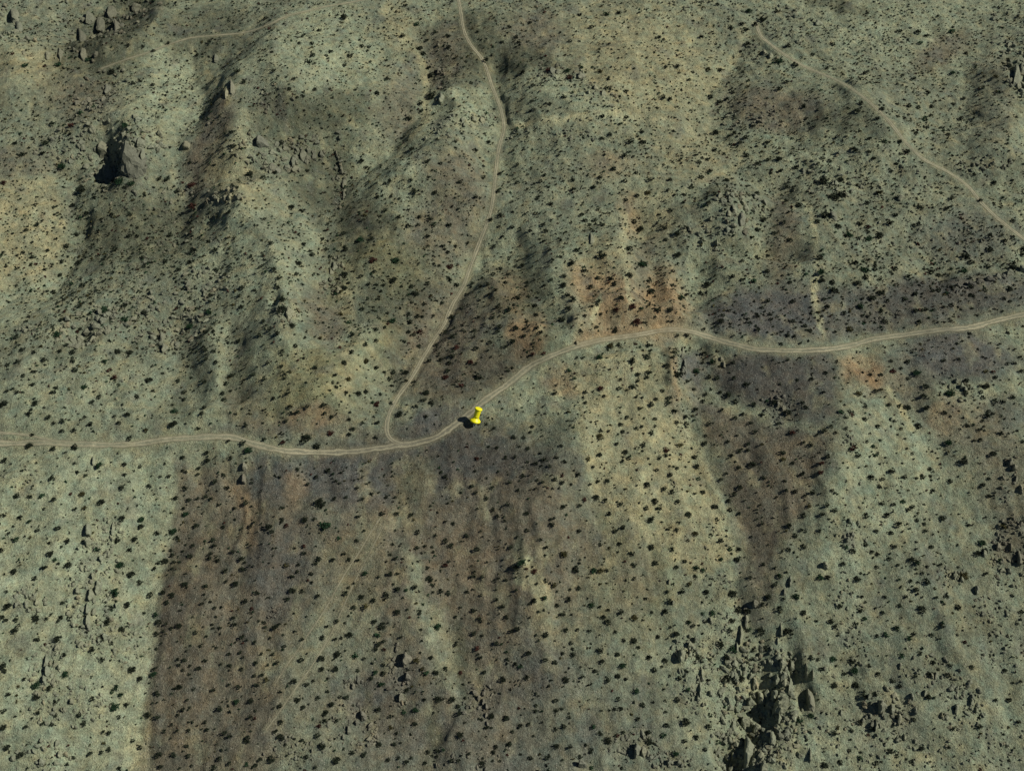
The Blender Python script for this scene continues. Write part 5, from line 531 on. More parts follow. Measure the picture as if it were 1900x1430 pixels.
def mixc(t, fac, a, b, mode='MIX'):
    n = N(t, 'Mix', data_type='RGBA', blend_type=mode)
    for i, v in ((0, fac), (6, a), (7, b)):
        if isinstance(v, (int, float)): n.inputs[i].default_value = v
        elif isinstance(v, tuple): n.inputs[i].default_value = (*v, 1)
        else: t.links.new(v, n.inputs[i])
    return n.outputs[2]
def geo_noise(t, scale, detail=3, rough=.6, vec=None):
    n = N(t, 'TexNoise', Scale=scale, Detail=detail, Roughness=rough)
    if vec is None:
        g = N(t, 'NewGeometry'); vec = g.outputs['Position']
    t.links.new(vec, n.inputs['Vector']); return n.outputs['Fac']
def bump(t, b, h, strength, dist):
    n = N(t, 'Bump', Strength=strength, Distance=dist); t.links.new(h, n.inputs['Height']); t.links.new(n.outputs[0], b.inputs['Normal'])
# materials ---------------------------------------------------------
def mat_soil():
    m, t, b = mat_new('desert_soil')
    a = N(t, 'Attribute', attribute_name='tint')
    n1 = geo_noise(t, .34, 5, .72); n2 = geo_noise(t, 1.5, 4, .75); n3 = geo_noise(t, .06, 4, .6)
    f = math_(t, 'MULTIPLY', ramp(t, n1, .28, .72, .62, 1.38), ramp(t, n2, .3, .7, .58, 1.42))
    f = math_(t, 'MULTIPLY', f, ramp(t, n3, .3, .7, .90, 1.10))
    c = scale_col(t, a.outputs['Color'], f)
    hue = geo_noise(t, .13, 4, .7)
    c = mixc(t, ramp(t, hue, .45, .7, 0, .7), c, (1.12, .98, .84), 'MULTIPLY')
    hue2 = geo_noise(t, .21, 4, .7)
    c = mixc(t, ramp(t, hue2, .45, .7, 0, .8), c, (.86, 1.0, 1.04), 'MULTIPLY')
    # loose stones: pale flecks and dark varnished flecks
    v = N(t, 'TexVoronoi', Scale=1.1); g = N(t, 'NewGeometry'); t.links.new(g.outputs['Position'], v.inputs['Vector'])
    sel = N(t, 'SeparateColor'); t.links.new(v.outputs['Color'], sel.inputs[0])
    near = ramp(t, v.outputs['Distance'], .16, .34, 1, 0)
    pale = math_(t, 'MULTIPLY', near, ramp(t, sel.outputs[0], .80, .84, 0, 1)); dark = math_(t, 'MULTIPLY', near, ramp(t, sel.outputs[1], .74, .80, 0, 1))
    c = mixc(t, math_(t, 'MULTIPLY', pale, .65), c, (.40, .38, .30)); c = mixc(t, math_(t, 'MULTIPLY', dark, .75), c, (.07, .063, .05))
    t.links.new(c, b.inputs['Base Color'])
    h = math_(t, 'ADD', math_(t, 'MULTIPLY', n1, 1.6), math_(t, 'MULTIPLY', n2, .55)); h = math_(t, 'ADD', h, math_(t, 'MULTIPLY', near, .12))
    bump(t, b, h, 1.0, 1.0)
    return m
def mat_road():
    m, t, b = mat_new('graded_dirt')
    uv = N(t, 'UVMap'); s = N(t, 'SeparateXYZ'); t.links.new(uv.outputs[0], s.inputs[0])
    u = math_(t, 'ABSOLUTE', s.outputs[0])
    n1 = geo_noise(t, .5, 4, .7); n2 = geo_noise(t, 2.2, 3, .7); n3 = geo_noise(t, .035, 3, .6)
    n4 = geo_noise(t, .12, 3, .6); us_ = math_(t, 'ABSOLUTE', math_(t, 'ADD', s.outputs[0], math_(t, 'MULTIPLY', math_(t, 'SUBTRACT', n4, .5), .9))); un = math_(t, 'ADD', us_, math_(t, 'MULTIPLY', math_(t, 'SUBTRACT', n1, .5), 1.0))
    rut = math_(t, 'MULTIPLY', ramp(t, un, .18, .36, 0, 1), ramp(t, un, .62, .80, 1, 0))      # wheel tracks
    rut = math_(t, 'MULTIPLY', rut, ramp(t, n3, .35, .6, .45, 1))
    a = N(t, 'Attribute', attribute_name='tint')
    base = mixc(t, .45, a.outputs['Color'], (.215, .205, .145)); c = mixc(t, rut, base, (.36, .335, .22))
    c = scale_col(t, c, math_(t, 'MULTIPLY', ramp(t, n2, .3, .7, .72, 1.28), ramp(t, n1, .3, .7, .88, 1.12)))
    t.links.new(c, b.inputs['Base Color'])
    un2 = math_(t, 'ADD', math_(t, 'ADD', u, math_(t, 'MULTIPLY', math_(t, 'SUBTRACT', n1, .5), .5)), math_(t, 'MULTIPLY', math_(t, 'SUBTRACT', n2, .5), .7)); al = math_(t, 'MULTIPLY', ramp(t, un2, .6, 1.08, 1, 0), ramp(t, geo_noise(t, .09, 3, .65), .32, .55, .78, 1)); tr = N(t, 'BsdfTransparent'); mx = N(t, 'MixShader'); o = t.nodes['Material Output']
    t.links.new(al, mx.inputs[0]); t.links.new(tr.outputs[0], mx.inputs[1]); t.links.new(b.outputs[0], mx.inputs[2]); t.links.new(mx.outputs[0], o.inputs[0])
    bump(t, b, math_(t, 'ADD', n2, math_(t, 'MULTIPLY', rut, -.6)), .4, .2)
    return m
def mat_rock(tinted):
    m, t, b = mat_new('weathered_granite' if not tinted else 'granite_rubble')
    n1 = geo_noise(t, .9, 5, .7); n2 = geo_noise(t, 4, 3, .7)
    src = N(t, 'Attribute', attribute_name='tint').outputs['Color'] if tinted else N(t, 'ObjectInfo').outputs['Color']   # stone of the local ground
    c = scale_col(t, mixc(t, .3, src, (.23, .215, .165)), ramp(t, n1, .3, .7, .72, 1.3))
    c = mixc(t, ramp(t, n2, .62, .74, 0, .35), c, (.085, .075, .06))
    t.links.new(c, b.inputs['Base Color']); bump(t, b, math_(t, 'ADD', math_(t, 'MULTIPLY', n1, 2), n2), .7, .35)
    return m
def mat_leaf(name, col):
    m, t, b = mat_new(name); n1 = geo_noise(t, 2.5, 2, .6)
    c = scale_col(t, N(t, 'RGB').outputs[0], ramp(t, n1, .3, .7, .6, 1.4)); t.nodes['Color' if 'Color' in t.nodes else 'RGB'].outputs[0].default_value = (*col, 1)
    t.links.new(c, b.inputs['Base Color']); return m
def mat_tint(name):
    m, t, b = mat_new(name); a = N(t, 'Attribute', attribute_name='tint'); t.links.new(a.outputs['Color'], b.inputs['Base Color']); return m
def mat_plain(name, col, rough=.5, metal=0.0):
    m, t, b = mat_new(name); b.inputs['Base Color'].default_value = (*col, 1); b.inputs['Roughness'].default_value = rough; b.inputs['Metallic'].default_value = metal
    b.inputs['Specular IOR Level'].default_value = .5
    n1 = geo_noise(t, 1.5, 3, .6); t.links.new(ramp(t, n1, .3, .7, rough*.8, min(1, rough*1.25)), b.inputs['Roughness']); return m
# ------------------------------------------------------------------ terrain
def axis(a, b, step, far):
    core = np.arange(a, b+step*.5, step); out = []; s = step; v = 0
    while v < far: s *= 1.32; v += s; out.append(v)
    out = np.array(out); return np.r_[core[0]-out[::-1], core, core[-1]+out]
XS = axis(-415, 415, 1.0, 7000); YS = axis(-235, 465, 1.0, 7000); NX, NY = len(XS), len(YS)
GX, GY = np.meshgrid(XS, YS)
Z = raw_height(GX, GY, RIDGES, DOMES)
LINES = {k: (w, smooth_line(p, 2.0)) for k, (w, p) in ROADS.items()}
def grid_z(x, y, Zg=None):
    Zg = Z if Zg is None else Zg
    x = np.asarray(x, float); y = np.asarray(y, float)
    i = np.clip(np.searchsorted(XS, x)-1, 0, NX-2); j = np.clip(np.searchsorted(YS, y)-1, 0, NY-2)
    fx = (x-XS[i])/(XS[i+1]-XS[i]); fy = (y-YS[j])/(YS[j+1]-YS[j])
    return (Zg[j, i]*(1-fx)+Zg[j, i+1]*fx)*(1-fy)+(Zg[j+1, i]*(1-fx)+Zg[j+1, i+1]*fx)*fy
def near_window(line, pad):
    i0, i1 = np.searchsorted(XS, [line[:, 0].min()-pad, line[:, 0].max()+pad]); j0, j1 = np.searchsorted(YS, [line[:, 1].min()-pad, line[:, 1].max()+pad])
    return slice(j0, j1+1), slice(i0, i1+1)
ROADMASK = np.zeros_like(Z)
BED = {}
def nearest_on(line, X, Y):
    """nearest index and distance on a dense line, for flat arrays"""
    D = np.full(X.shape, 1e9); K = np.zeros(X.shape, int)
    for k0 in range(0, len(line), 24):
        seg = line[max(0, k0-1):k0+25]; lo = seg.min(0)-14; hi = seg.max(0)+14
        m = (X > lo[0]) & (X < hi[0]) & (Y > lo[1]) & (Y < hi[1]); idx = np.nonzero(m)[0]
        if not len(idx): continue
        d2 = (X[idx, None]-seg[None, :, 0])**2+(Y[idx, None]-seg[None, :, 1])**2; a = d2.argmin(1); dd = np.sqrt(d2[np.arange(len(idx)), a])
        up = dd < D[idx]; D[idx[up]] = dd[up]; K[idx[up]] = a[up]+max(0, k0-1)
    return D, K
for key, (w, line) in LINES.items():
    dense = smooth_line(line, .5); z0 = grid_z(dense[:, 0], dense[:, 1])
    k = np.hanning(61)[1:-1]; k /= k.sum(); zz = np.convolve(np.pad(z0, 29, mode='edge'), k, 'valid'); BED[key] = (dense, zz)
    s = near_window(dense, 14); X = GX[s].ravel(); Y = GY[s].ravel(); D, K = nearest_on(dense, X, Y)
    m = sstep(w*.5+3.2, w*.5+.7, D)*(1.0 if w > 1 else .5); zf = Z[s].ravel(); Z[s] = (zf*(1-m)+zz[K]*m).reshape(Z[s].shape)
    ROADMASK[s] = np.maximum(ROADMASK[s], sstep(w*.5+2.2, w*.5, D).reshape(Z[s].shape))
# soil colours, with part of the slopes' light and shade painted in
SOFT = [s for s in SLOPES if s[0] > 10 and s[2]]; HARD = [s for s in SLOPES if s[0] <= 10]
def soil_and_shade(x, y):
    wx = x+3.2*fbm(x/14, y/14, 4, 81)+5*fbm(x/50, y/50, 2, 82); wy = y+3.2*fbm(x/14+40, y/14, 4, 83)+5*fbm(x/50, y/50+9, 2, 84)
    P = {k: lin(v) for k, v in SOIL_AND_SHADE.items()}
    n = sstep(-.6, .6, fbm(x/70, y/70, 4, 85))[..., None]
    c = P['S']*(1-n)*.95+P['P']*n*.88
    def lay(c, k, m): return c*(1-m[..., None])+P[k]*m[..., None]
    for soft, k, st, pts in SOFT: c = slope_layer(c, lay, wx, wy, soft, k, st, pts)
    for cx, cy, a, b, c2, d, k, st in PATCHES:
        ex = 1.25*math.hypot(a, b)+20; ey = 1.25*math.hypot(c2, d)+20; i0, i1 = np.searchsorted(XS, [cx-ex, cx+ex]); j0, j1 = np.searchsorted(YS, [cy-ey, cy+ey]); s = (slice(j0, j1), slice(i0, i1))
        det = a*d-b*c2; u = (d*(wx[s]-cx)-b*(wy[s]-cy))/det; v = (-c2*(wx[s]-cx)+a*(wy[s]-cy))/det
        r = np.sqrt(u*u+v*v); m = min(1, st*1.12)*sstep(1.2, .4, r)
        c[s] = lay(c[s], k, m)
    sx = x+1.3*fbm(x/7, y/7, 3, 86); sy = y+1.3*fbm(x/7+30, y/7, 3, 87)
    for soft, k, st, pts in HARD: c = slope_layer(c, lay, sx, sy, soft, k, st, pts)
    for w, k, st, pts in WASHES:
        q = np.array(pts); i0, i1 = np.searchsorted(XS, [q[:, 0].min()-9, q[:, 0].max()+9]); j0, j1 = np.searchsorted(YS, [q[:, 1].min()-9, q[:, 1].max()+9]); s = (slice(j0, j1), slice(i0, i1))
        d, arc, L = poly_dist(sx[s], sy[s], pts); m = min(.95, st*1.35)*sstep(w*1.7, w*.4, d)*sstep(0, .12, arc/L)*sstep(1, .88, arc/L); c[s] = lay(c[s], k, m)
    # blotches of one soil inside another
    c = lay(c, 'T', .38*sstep(.20, .75, fbm(sx/9, sy/16, 4, 92))); c = lay(c, 'G', .38*sstep(.30, .9, fbm(sx/12, sy/17, 4, 93)))
    b1 = fbm(x/11, y/16, 4, 88); b2 = fbm(x/6, y/6, 4, 89)
    c = c*(1+.16*b1+.12*b2)[..., None]
    c = c*(1+np.stack([.06*b2, 0*b2, -.05*b2], -1))
    return np.clip(c*ALBEDO*(.955, .975, 1.01), .012, .6)
def slope_layer(c, lay, x, y, soft, k, st, pts):
    d, _, _ = poly_dist(x, y, pts+[pts[0]]); s = np.where(in_poly(x, y, pts), d, -d); return lay(c, k, st*sstep(-soft*.2, soft*.7, s))
TINT = soil_and_shade(GX, GY)
dust = (lin((122, 118, 92))*ALBEDO); TINT = TINT*(1-.30*ROADMASK[..., None])+dust*.30*ROADMASK[..., None]
idx = np.arange(NX*NY).reshape(NY, NX)
quads = np.stack([idx[:-1, :-1], idx[:-1, 1:], idx[1:, 1:], idx[1:, :-1]], -1).reshape(-1)
ground = link('desert_ground', mesh_np('desert_ground', np.stack([GX, GY, Z], -1).reshape(-1, 3), quads, 4, TINT.reshape(-1, 3)), mat_soil())
tag(ground, 'bare grey-green and brown desert hillside soil', 'ground', kind='structure')
def tint_at(x, y):
    i = np.clip(np.searchsorted(XS, x)-1, 0, NX-1); j = np.clip(np.searchsorted(YS, y)-1, 0, NY-1); return TINT[j, i]
# ------------------------------------------------------------------ dirt tracks
ROAD = mat_road()
ROADTXT = {'main': ('dirt_road', 'wide dirt road winding across the middle of the hillside'), 'north': ('dirt_track', 'dirt track climbing from the hairpin junction to the top edge'),
 'east': ('dirt_track', 'pale dirt track slanting down the upper right hillside'), 'west': ('dirt_track', 'thin pale track crossing the upper left hills'),
 'rut_a': ('wheel_rut', 'left faint wheel rut running down the lower left slope'), 'rut_b': ('wheel_rut', 'right faint wheel rut running down the lower left slope'),
 'spur': ('dirt_track', 'short pale track joining the road at the left edge')}
for ri, key in enumerate(ROADS):
    w, _ = ROADS[key]; line, zz = BED[key]; n = len(line)
    tg = np.gradient(line, axis=0); tg /= np.linalg.norm(tg, axis=1)[:, None]+1e-9; nr = np.c_[-tg[:, 1], tg[:, 0]]
    arc = np.r_[0, np.cumsum(np.linalg.norm(np.diff(line, axis=0), axis=1))]
    us = np.linspace(-1.12, 1.12, 11); wv = w*.5*(1.05+.34*fbm(arc/9, arc*0+ri, 4, 91))
    V = []; 
    for u in us:
        p = line+nr*(u*wv)[:, None]; prof = .045*(1-min(1, abs(u)))-.05*math.exp(-((abs(u)-.48)/.17)**2)
        V.append(np.c_[p, grid_z(p[:, 0], p[:, 1])+.10+prof*(1 if w > 2 else .3)+.004*ri])
    V = np.stack(V, 1).reshape(-1, 3); m = len(us); id2 = np.arange(n*m).reshape(n, m)
    q = np.stack([id2[:-1, :-1], id2[1:, :-1], id2[1:, 1:], id2[:-1, 1:]], -1).reshape(-1)
    q = q.reshape(-1, 4)[:, ::-1].reshape(-1) if False else q
    me = mesh_np(ROADTXT[key][0], V, q, 4, tint_at(V[:, 0], V[:, 1]))
    uvl = me.uv_layers.new(name='UVMap'); U = np.tile(us, n); A = np.repeat(arc, m); li = np.zeros(len(me.loops), np.int32); me.loops.foreach_get('vertex_index', li)
    uvl.data.foreach_set('uv', np.c_[U[li], A[li]].astype(np.float32).ravel())
    tag(link(ROADTXT[key][0], me, ROAD), ROADTXT[key][1], 'road' if key == 'main' else 'track', kind='structure')
# ------------------------------------------------------------------ labels that point at one thing each
def screen(p):                     # where a place shows in the picture, only used to word labels
    d = Vector(p)-cam.location; f = Vector((0, math.sqrt(.5), -math.sqrt(.5))); u = Vector((0, math.sqrt(.5), math.sqrt(.5)))
    z = d.dot(f); return (d.x/z, d.dot(u)/z)
MARKS = [(screen((x, y, float(grid_z(x, y)))), s) for x, y, s in MARKS]
ORD = ['nearest', 'second nearest', 'third nearest', 'fourth nearest', 'fifth nearest', 'sixth nearest', 'seventh nearest', 'eighth nearest', 'ninth nearest', 'tenth nearest']+['%dth nearest' % i for i in range(11, 60)]
DIRS = ['right', 'upper right', 'upper', 'upper left', 'left', 'lower left', 'lower', 'lower right']
def word_labels(items, noun):
    """items: (position, look); one label each, by look and by rank of nearness to a findable place"""
    S = [screen(p) for p, _ in items]; out = []
    rel = {}
    for mi, (ms, _) in enumerate(MARKS):
        for i, s in enumerate(S):
            dx, dy = s[0]-ms[0], s[1]-ms[1]; rel.setdefault((mi, items[i][1], int(round(math.atan2(dy, dx)/(math.pi/4))) % 8), []).append((math.hypot(dx, dy), i))
    best = {}
    for (mi, look, d), lst in rel.items():
        lst.sort()
        for r, (dist, i) in enumerate(lst):
            sc = dist*(1+.6*r)
            if i not in best or sc < best[i][0]: best[i] = (sc, mi, d, r)
    for i in range(len(items)):
        _, mi, d, r = best[i]; out.append(f"{items[i][1]} {noun}, {ORD[r]} to {MARKS[mi][1]} on its {DIRS[d]} side")
    return out
rng = np.random.default_rng(7); random.seed(7)
# ------------------------------------------------------------------ rocks
ROCKM = mat_rock(False); RUBBLEM = mat_rock(True)
def rock_shape(seed, sub, planes=9, rough=.10):
    bm = bmesh.new(); bmesh.ops.create_icosphere(bm, subdivisions=sub, radius=1); r = np.random.default_rng(seed)
    V = np.array([v.co for v in bm.verts]); F_ = np.array([[v.index for v in f.verts] for f in bm.faces]); bm.free()
    cuts = [(np.array([-1, r.uniform(-.3, .3), r.uniform(-.1, .35)]), r.uniform(.42, .6))]
    for _ in range(planes): cuts.append((r.normal(size=3)*(1, 1, .8), r.uniform(.55, .85)))
    for nrm, d in cuts:
        nrm = nrm/np.linalg.norm(nrm); s = V@nrm-d; V = V-np.outer(np.maximum(s, 0), nrm)
    V[:, 0] = np.where(V[:, 0] > 0, V[:, 0]*1.5, V[:, 0]*.8); V[:, 2] = np.where(V[:, 2] > 0, V[:, 2]*(1-.28*np.clip(V[:, 0], 0, 1.5)), V[:, 2])
    o = r.uniform(0, 90); V = V*(1+rough*fbm(V[:, 0]*1.7+o, V[:, 1]*1.7+V[:, 2]*1.3, 3, seed)[:, None])
    V[:, 2] /= V[:, 2].max(); return V, F_
PROTO = []
for k in range(10):
    V, F_ = rock_shape(100+k, 3, 9, .14); PROTO.append(mesh_np('boulder', V, F_.ravel(), 3, smooth=False)); PROTO[-1].materials.append(ROCKM)
rocks = []                          # x, y, half width, half depth, height, turn
for i, (x, y, w, dep, ang) in enumerate(BOULDERS):
    rocks.append((x, y, max(.5, .62*w), max(.5, dep*.58), max(.5, 1.25*w if y < 20 and w < 4 else .95*w if y < 40 or w > 8 else .65*w), ang-math.pi/2, i))
loose = []
for cx, cy, ax, ay, bx, by, n, s0, s1 in ROCKY:
    n = int(n*.72); r = np.sqrt(rng.random(n))*1.1; a = rng.random(n)*2*math.pi; u = r*np.cos(a); v = r*np.sin(a)
    s = (s0+(s1-s0)*rng.random(n)**2.2)*1.3
    for q in range(n): loose.append((cx+u[q]*ax+v[q]*bx, cy+u[q]*ay+v[q]*by, s[q]))
la = np.array(loose); loose = [l for l, k in zip(loose, grid_z(la[:, 0], la[:, 1], ROADMASK) < .15) if k]
loose.sort(key=lambda l: -l[2])
SPARE = max(0, 300-len(rocks))
for x, y, s in loose[:SPARE]: rocks.append((x, y, s*.55, s*rng.uniform(.45, .8), s*rng.uniform(.4, .6), rng.uniform(-.9, .9), -1))
rocks = rocks[:300]
pos = [(x, y, float(grid_z(x, y))) for x, y, *_ in rocks]
def rock_look(a, b, c):
    return 'large pale' if c > 4 else 'long thin pale' if b > 2.6*a else 'pale'
rl = word_labels([(p, rock_look(r[2], r[3], r[4])) for p, r in zip(pos, rocks)], 'boulder')
for i, ((x, y, a, b, c, turn, src), p, lab) in enumerate(zip(rocks, pos, rl)):
    zlo = min(float(grid_z(x+dx, y+dy)) for dx in (-a, 0, a) for dy in (-b*.7, 0, b*.7)); top = p[2]+c; half = max(.35, (top-zlo)*.75)
    if c > 5:                       # big outcrops get a shape of their own
        V, F_ = rock_shape(500+i, 4, 16, .20); V = V*(a, b, half); wob = fbm(V[:, 0]*.35, V[:, 1]*.2+V[:, 2]*.9, 4, i); V = V+np.c_[wob*.12*a, wob*.05*b, wob*.10*half]
        me = mesh_np('boulder', V, F_.ravel(), 3, smooth=False); o = link('boulder', me, ROCKM)
    else:
        o = link('boulder', PROTO[i % 10]); o.scale = (a, b, half)
    o.location = (x, y, top-half); o.color = (*np.clip(tint_at(x, y)*.95, 0, .5), 1); o.rotation_euler = (0, 0, turn)
    tag(o, lab, 'boulder', 'boulders on the hillside')
# rubble: far too many to count
def rubble(name, lst, label):
    bm = bmesh.new(); bmesh.ops.create_icosphere(bm, subdivisions=1, radius=1); bmesh.ops.delete(bm, geom=[v for v in bm.verts if v.co.z < -.6], context='VERTS'); bm.verts.index_update(); V0 = np.array([v.co for v in bm.verts]); F0 = np.array([[v.index for v in f.verts] for f in bm.faces]); bm.free()
    A = np.array(lst); n = len(A); nv = len(V0); r = np.random.default_rng(3)
    V = np.repeat(V0[None], n, 0)*(1+.28*r.normal(size=(n, nv, 1)).clip(-1.4, 1.4)); V[:, :, 0] = np.maximum(V[:, :, 0], -.6)
    s = A[:, 2][:, None]; V = V*np.stack([s*r.uniform(.40, .65, (n, 1)), s*r.uniform(.45, .9, (n, 1)), s*r.uniform(.40, .75, (n, 1))], -1)
    a = r.uniform(-1.3, 1.3, n); ca, sa = np.cos(a)[:, None], np.sin(a)[:, None]
    X = V[:, :, 0]*ca-V[:, :, 1]*sa+A[:, 0][:, None]; Y = V[:, :, 0]*sa+V[:, :, 1]*ca+A[:, 1][:, None]; Zr = V[:, :, 2]+(grid_z(A[:, 0], A[:, 1])+A[:, 2]*.08)[:, None]
    tint = np.repeat((r.uniform(.65, 1.05, (n, 1))*tint_at(A[:, 0], A[:, 1])*np.where(r.random((n, 1)) < .1, (1, .88, .8), (1, 1, 1)))[:, None, :], nv, 1)
    F = (F0[None]+(np.arange(n)*nv)[:, None, None]).ravel()
    tag(link(name, mesh_np(name, np.stack([X, Y, Zr], -1).reshape(-1, 3), F, 3, tint.reshape(-1, 3), False), RUBBLEM), label, 'rubble', kind='stuff')
rubble('rock_rubble', loose[SPARE:], 'small pale rocks strewn over the stony slopes')
# ------------------------------------------------------------------ bushes
LEAF = {'d': (.020, .027, .016), 'g': (.020, .046, .022), 'r': (.050, .022, .016), 'o': (.058, .055, .022)}
LEAFM = {k: mat_leaf({'d': 'dark_leaves', 'g': 'green_leaves', 'r': 'dry_red_leaves', 'o': 'olive_leaves'}[k], c) for k, c in LEAF.items()}
TWIGM = mat_plain('grey_twigs', (.07, .055, .04), .9)
def bush_arrays(seed, nclump, nleaf, size):
    """clumped leaves on the ends of spreading stems; unit width, returns leaf triangles and stem triangles"""
    r = np.random.default_rng(seed); L = []; T_ = []
    for _ in range(nclump):
        a = r.uniform(0, 2*math.pi); rad = .43*math.sqrt(r.random()); h = r.uniform(.16, .68)*(1-.8*rad)
        c = np.array([rad*math.cos(a), rad*math.sin(a), h]); cr = r.uniform(.10, .20)
        root = np.array([r.uniform(-.04, .04), r.uniform(-.04, .04), -.08]); sd = np.array([-math.sin(a), math.cos(a), 0])*.014
        T_.append([root-sd, root+sd, c])
        for _ in range(nleaf):
            p = c+r.normal(size=3)*cr*(.55, .55, .45); q = r.normal(size=(3, 3)); q -= q.mean(0); q /= np.linalg.norm(q, axis=1)[:, None]+1e-6
            L.append(p+q*size*r.uniform(.6, 1.3)); 
    return np.array(L), np.array(T_)
def tri_mesh(name, L, T_, ml, mt):
    V = np.concatenate([L, T_]).reshape(-1, 3); me = mesh_np(name, V, np.arange(len(V)), 3, smooth=False); me.materials.append(ml); me.materials.append(mt)
    mi = np.zeros(len(me.polygons), np.int32); mi[len(L):] = 1; me.polygons.foreach_set('material_index', mi); return me
BM = {}
for k in LEAF:
    for s in range(7): BM[k, s] = tri_mesh('desert_bush', *bush_arrays(s*13+ord(k), 24, 13, .095), LEAFM[k], TWIGM)
near_px = lambda b: b[2]/math.hypot(b[0], b[1]+396, 396)
order = sorted(BUSHES, key=lambda b: -near_px(b)); own = order[:300]; restb = order[300:]
LOOK = {'d': 'dark', 'g': 'green', 'r': 'reddish brown', 'o': 'olive'}
pos = [(b[0], b[1], float(grid_z(b[0], b[1]))) for b in own]
bl = word_labels([(p, ('big ' if b[2] > 3.4 else '')+LOOK[b[3]]) for p, b in zip(pos, own)], 'bush')
for i, (b, p, lab) in enumerate(zip(own, pos, bl)):
    o = link('desert_bush', BM[b[3], i % 7]); o.location = p; w = b[2]*1.04; h = w*random.uniform(.65, .9); o.scale = (w*random.uniform(.9, 1.12), w*random.uniform(.9, 1.1), h); o.rotation_euler = (0, 0, random.uniform(0, 6.28))
    tag(o, lab, 'bush', 'largest bushes on the hillside')
# the thousands of smaller ones
def thick(x, y):
    f = .75
    for cx, cy, ax, ay, bx, by, k in THICK:
        det = ax*by-ay*bx; u = (by*(x-cx)-bx*(y-cy))/det; v = (-ay*(x-cx)+ax*(y-cy))/det; m = np.exp(-(u*u+v*v)*1.1); f = f*(1-m)+k*m
    return f*(1+.8*fbm(x/22, y/22, 4, 95))
def scatter(n, lo, hi, gap, taken):
    cell = {}; out = []
    def ok(x, y, g):
        ci, cj = int(x//4), int(y//4)
        for a in (-1, 0, 1):
            for b in (-1, 0, 1):
                for px, py, pr in cell.get((ci+a, cj+b), ()):
                    if (px-x)**2+(py-y)**2 < (g+pr)**2: return False
        return True
    for x, y, r in taken: cell.setdefault((int(x//4), int(y//4)), []).append((x, y, r))
    M = n*6; y = -228+rng.random(M)*690; half = 205+(y+215)*.34; x = (rng.random(M)*2-1)*(half+42); keep = rng.random(M)*1.9 < thick(x, y)*(sstep(-230, 120, y)*.65+.35 if lo < .7 else 1)
    rm = grid_z(x, y, ROADMASK); sz = lo+(hi-lo)*rng.random(M)**2.2
    for q in np.nonzero(keep & (rm < .05))[0]:
        if ok(x[q], y[q], sz[q]*gap):
            cell.setdefault((int(x[q]//4), int(y[q]//4)), []).append((x[q], y[q], sz[q]*.4)); out.append((x[q], y[q], sz[q]))
            if len(out) >= n: break
    return out
def merge(name, lst, arrs, label, cat, flat=.8, twigs=True):
    """lst: x, y, width, look -> one mesh of leaf triangles tinted per plant"""
    parts = []; cols = []
    for i, (x, y, w, k) in enumerate(lst):
        A = arrs[i % len(arrs)]; a = random.uniform(0, 6.28); c, s = math.cos(a)*w, math.sin(a)*w
        P = np.empty_like(A); P[..., 0] = A[..., 0]*c-A[..., 1]*s+x; P[..., 1] = A[..., 0]*s+A[..., 1]*c+y; P[..., 2] = A[..., 2]*w*flat*random.uniform(.8, 1.2)
        parts.append(P.reshape(-1, 3)); cols.append(np.repeat([np.array(LEAF[k])*random.uniform(.7, 1.35)], P.size//3, 0))
    xy = np.array([l[:2] for l in lst]); z = grid_z(xy[:, 0], xy[:, 1])
    for P, zz in zip(parts, z): P[:, 2] += zz
    V = np.concatenate(parts); tag(link(name, mesh_np(name, V, np.arange(len(V)), 3, np.concatenate(cols), False), mat_tint(name)), label, cat, kind='stuff')
def kind_of(): 
    u = random.random(); return 'd' if u < .74 else 'g' if u < .86 else 'r' if u < .92 else 'o'
taken = [(b[0], b[1], b[2]*.45) for b in BUSHES]
mid = scatter(3300, .9, 2.3, .5, taken); taken2 = taken+[(x, y, s*.4) for x, y, s in mid]
low = scatter(27500, .5, 1.4, .28, taken2); low += [l for l in scatter(12500, .8, 1.9, .35, taken2+[(x, y, s*.4) for x, y, s in low]) if l[1] > 25]
arr_mid = [np.concatenate(bush_arrays(300+s, 13, 6, .17)[:1]) for s in range(9)]
arr_low = [np.concatenate(bush_arrays(400+s, 5, 3, .38)[:1]) for s in range(9)]
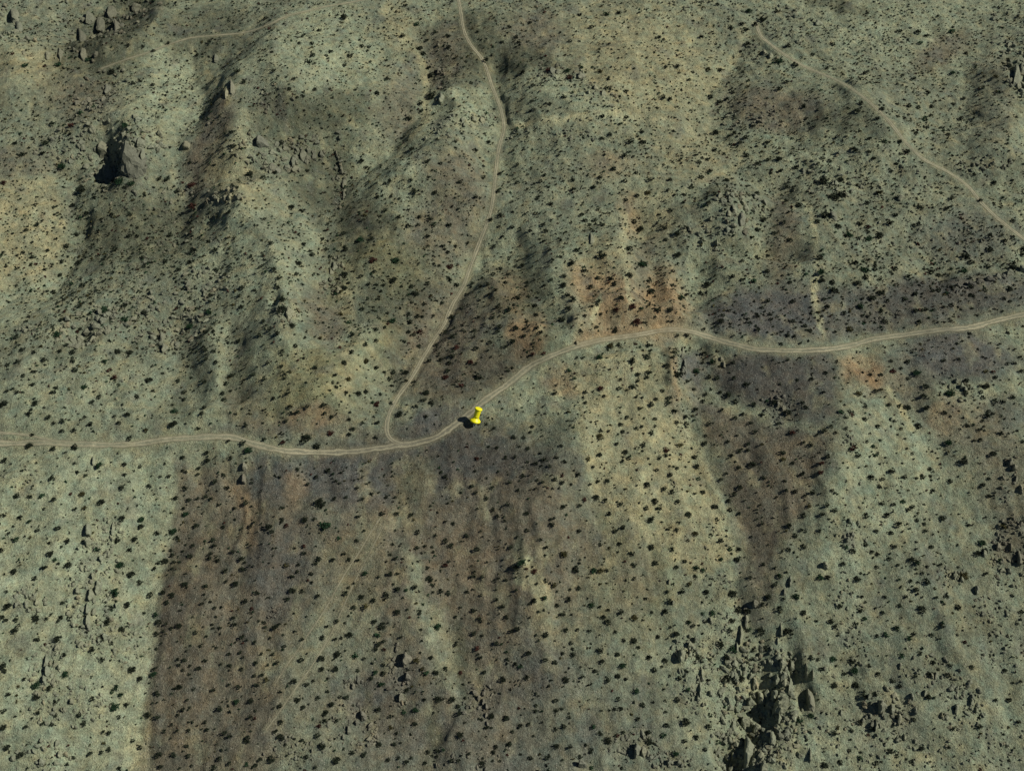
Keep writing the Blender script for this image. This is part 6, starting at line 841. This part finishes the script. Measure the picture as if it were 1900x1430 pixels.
merge('desert_scrub', [(b[0], b[1], b[2]*1.06, b[3]) for b in restb]+[(x, y, s, kind_of()) for x, y, s in mid], arr_mid, 'smaller dark bushes scattered over the whole hillside', 'scrub', .85)
merge('low_scrub', [(x, y, s, kind_of()) for x, y, s in low], arr_low, 'tiny dark tufts speckling the ground between the bushes', 'scrub', .8)
# ------------------------------------------------------------------ the pushpin
def lathe(name, prof, mat, parent, n=40):
    V = []; F = []
    for r, z in prof: V += [(r*math.cos(2*math.pi*k/n), r*math.sin(2*math.pi*k/n), z) for k in range(n)]
    m = len(prof)
    for j in range(m-1):
        for k in range(n): F += [(j*n+k, j*n+(k+1) % n, (j+1)*n+(k+1) % n, (j+1)*n+k)]
    F.append(tuple(range(n))[::-1]); F.append(tuple((m-1)*n+k for k in range(n)))
    me = bpy.data.meshes.new(name); me.from_pydata(V, [], F); me.update()
    for p in me.polygons: p.use_smooth = len(p.vertices) == 4
    return link(name, me, mat, parent)
pin = bpy.data.objects.new('pushpin', None); COL.objects.link(pin)
pin.location = (PIN[0], PIN[1], float(grid_z(*PIN))); pin.rotation_euler = (Matrix.Rotation(R(17), 3, 'Y')@Matrix.Rotation(R(-22), 3, 'X')).to_euler()
tag(pin, 'giant yellow plastic pushpin stuck in the slope below the road', 'pushpin')
YEL = mat_plain('yellow_plastic', (.90, .84, .01), .42); STEEL = mat_plain('steel', (.75, .75, .74), .3, .6)
lathe('needle', [(.05, -.6), (.12, 0), (.2, .5), (.2, 3.3)], STEEL, pin, 16)
lathe('flange', [(.5, 3.02), (1.6, 3.06), (2.4, 3.25), (2.66, 3.6), (2.6, 3.95), (2.2, 4.35), (1.8, 4.75), (1.5, 5.1), (1.36, 5.4)], YEL, pin)
lathe('grip', [(1.40, 5.2), (1.36, 6.2), (1.42, 7.6), (1.50, 9.0), (1.56, 9.6)], YEL, pin)
lathe('cap', [(1.40, 9.52), (1.72, 9.6), (1.82, 9.8), (1.82, 10.1), (1.72, 10.3), (1.5, 10.38)], YEL, pin)
print('rocks', len(rocks), 'rubble', len(loose)-SPARE, 'bushes', len(own), 'scrub', len(restb)+len(mid), 'low', len(low))
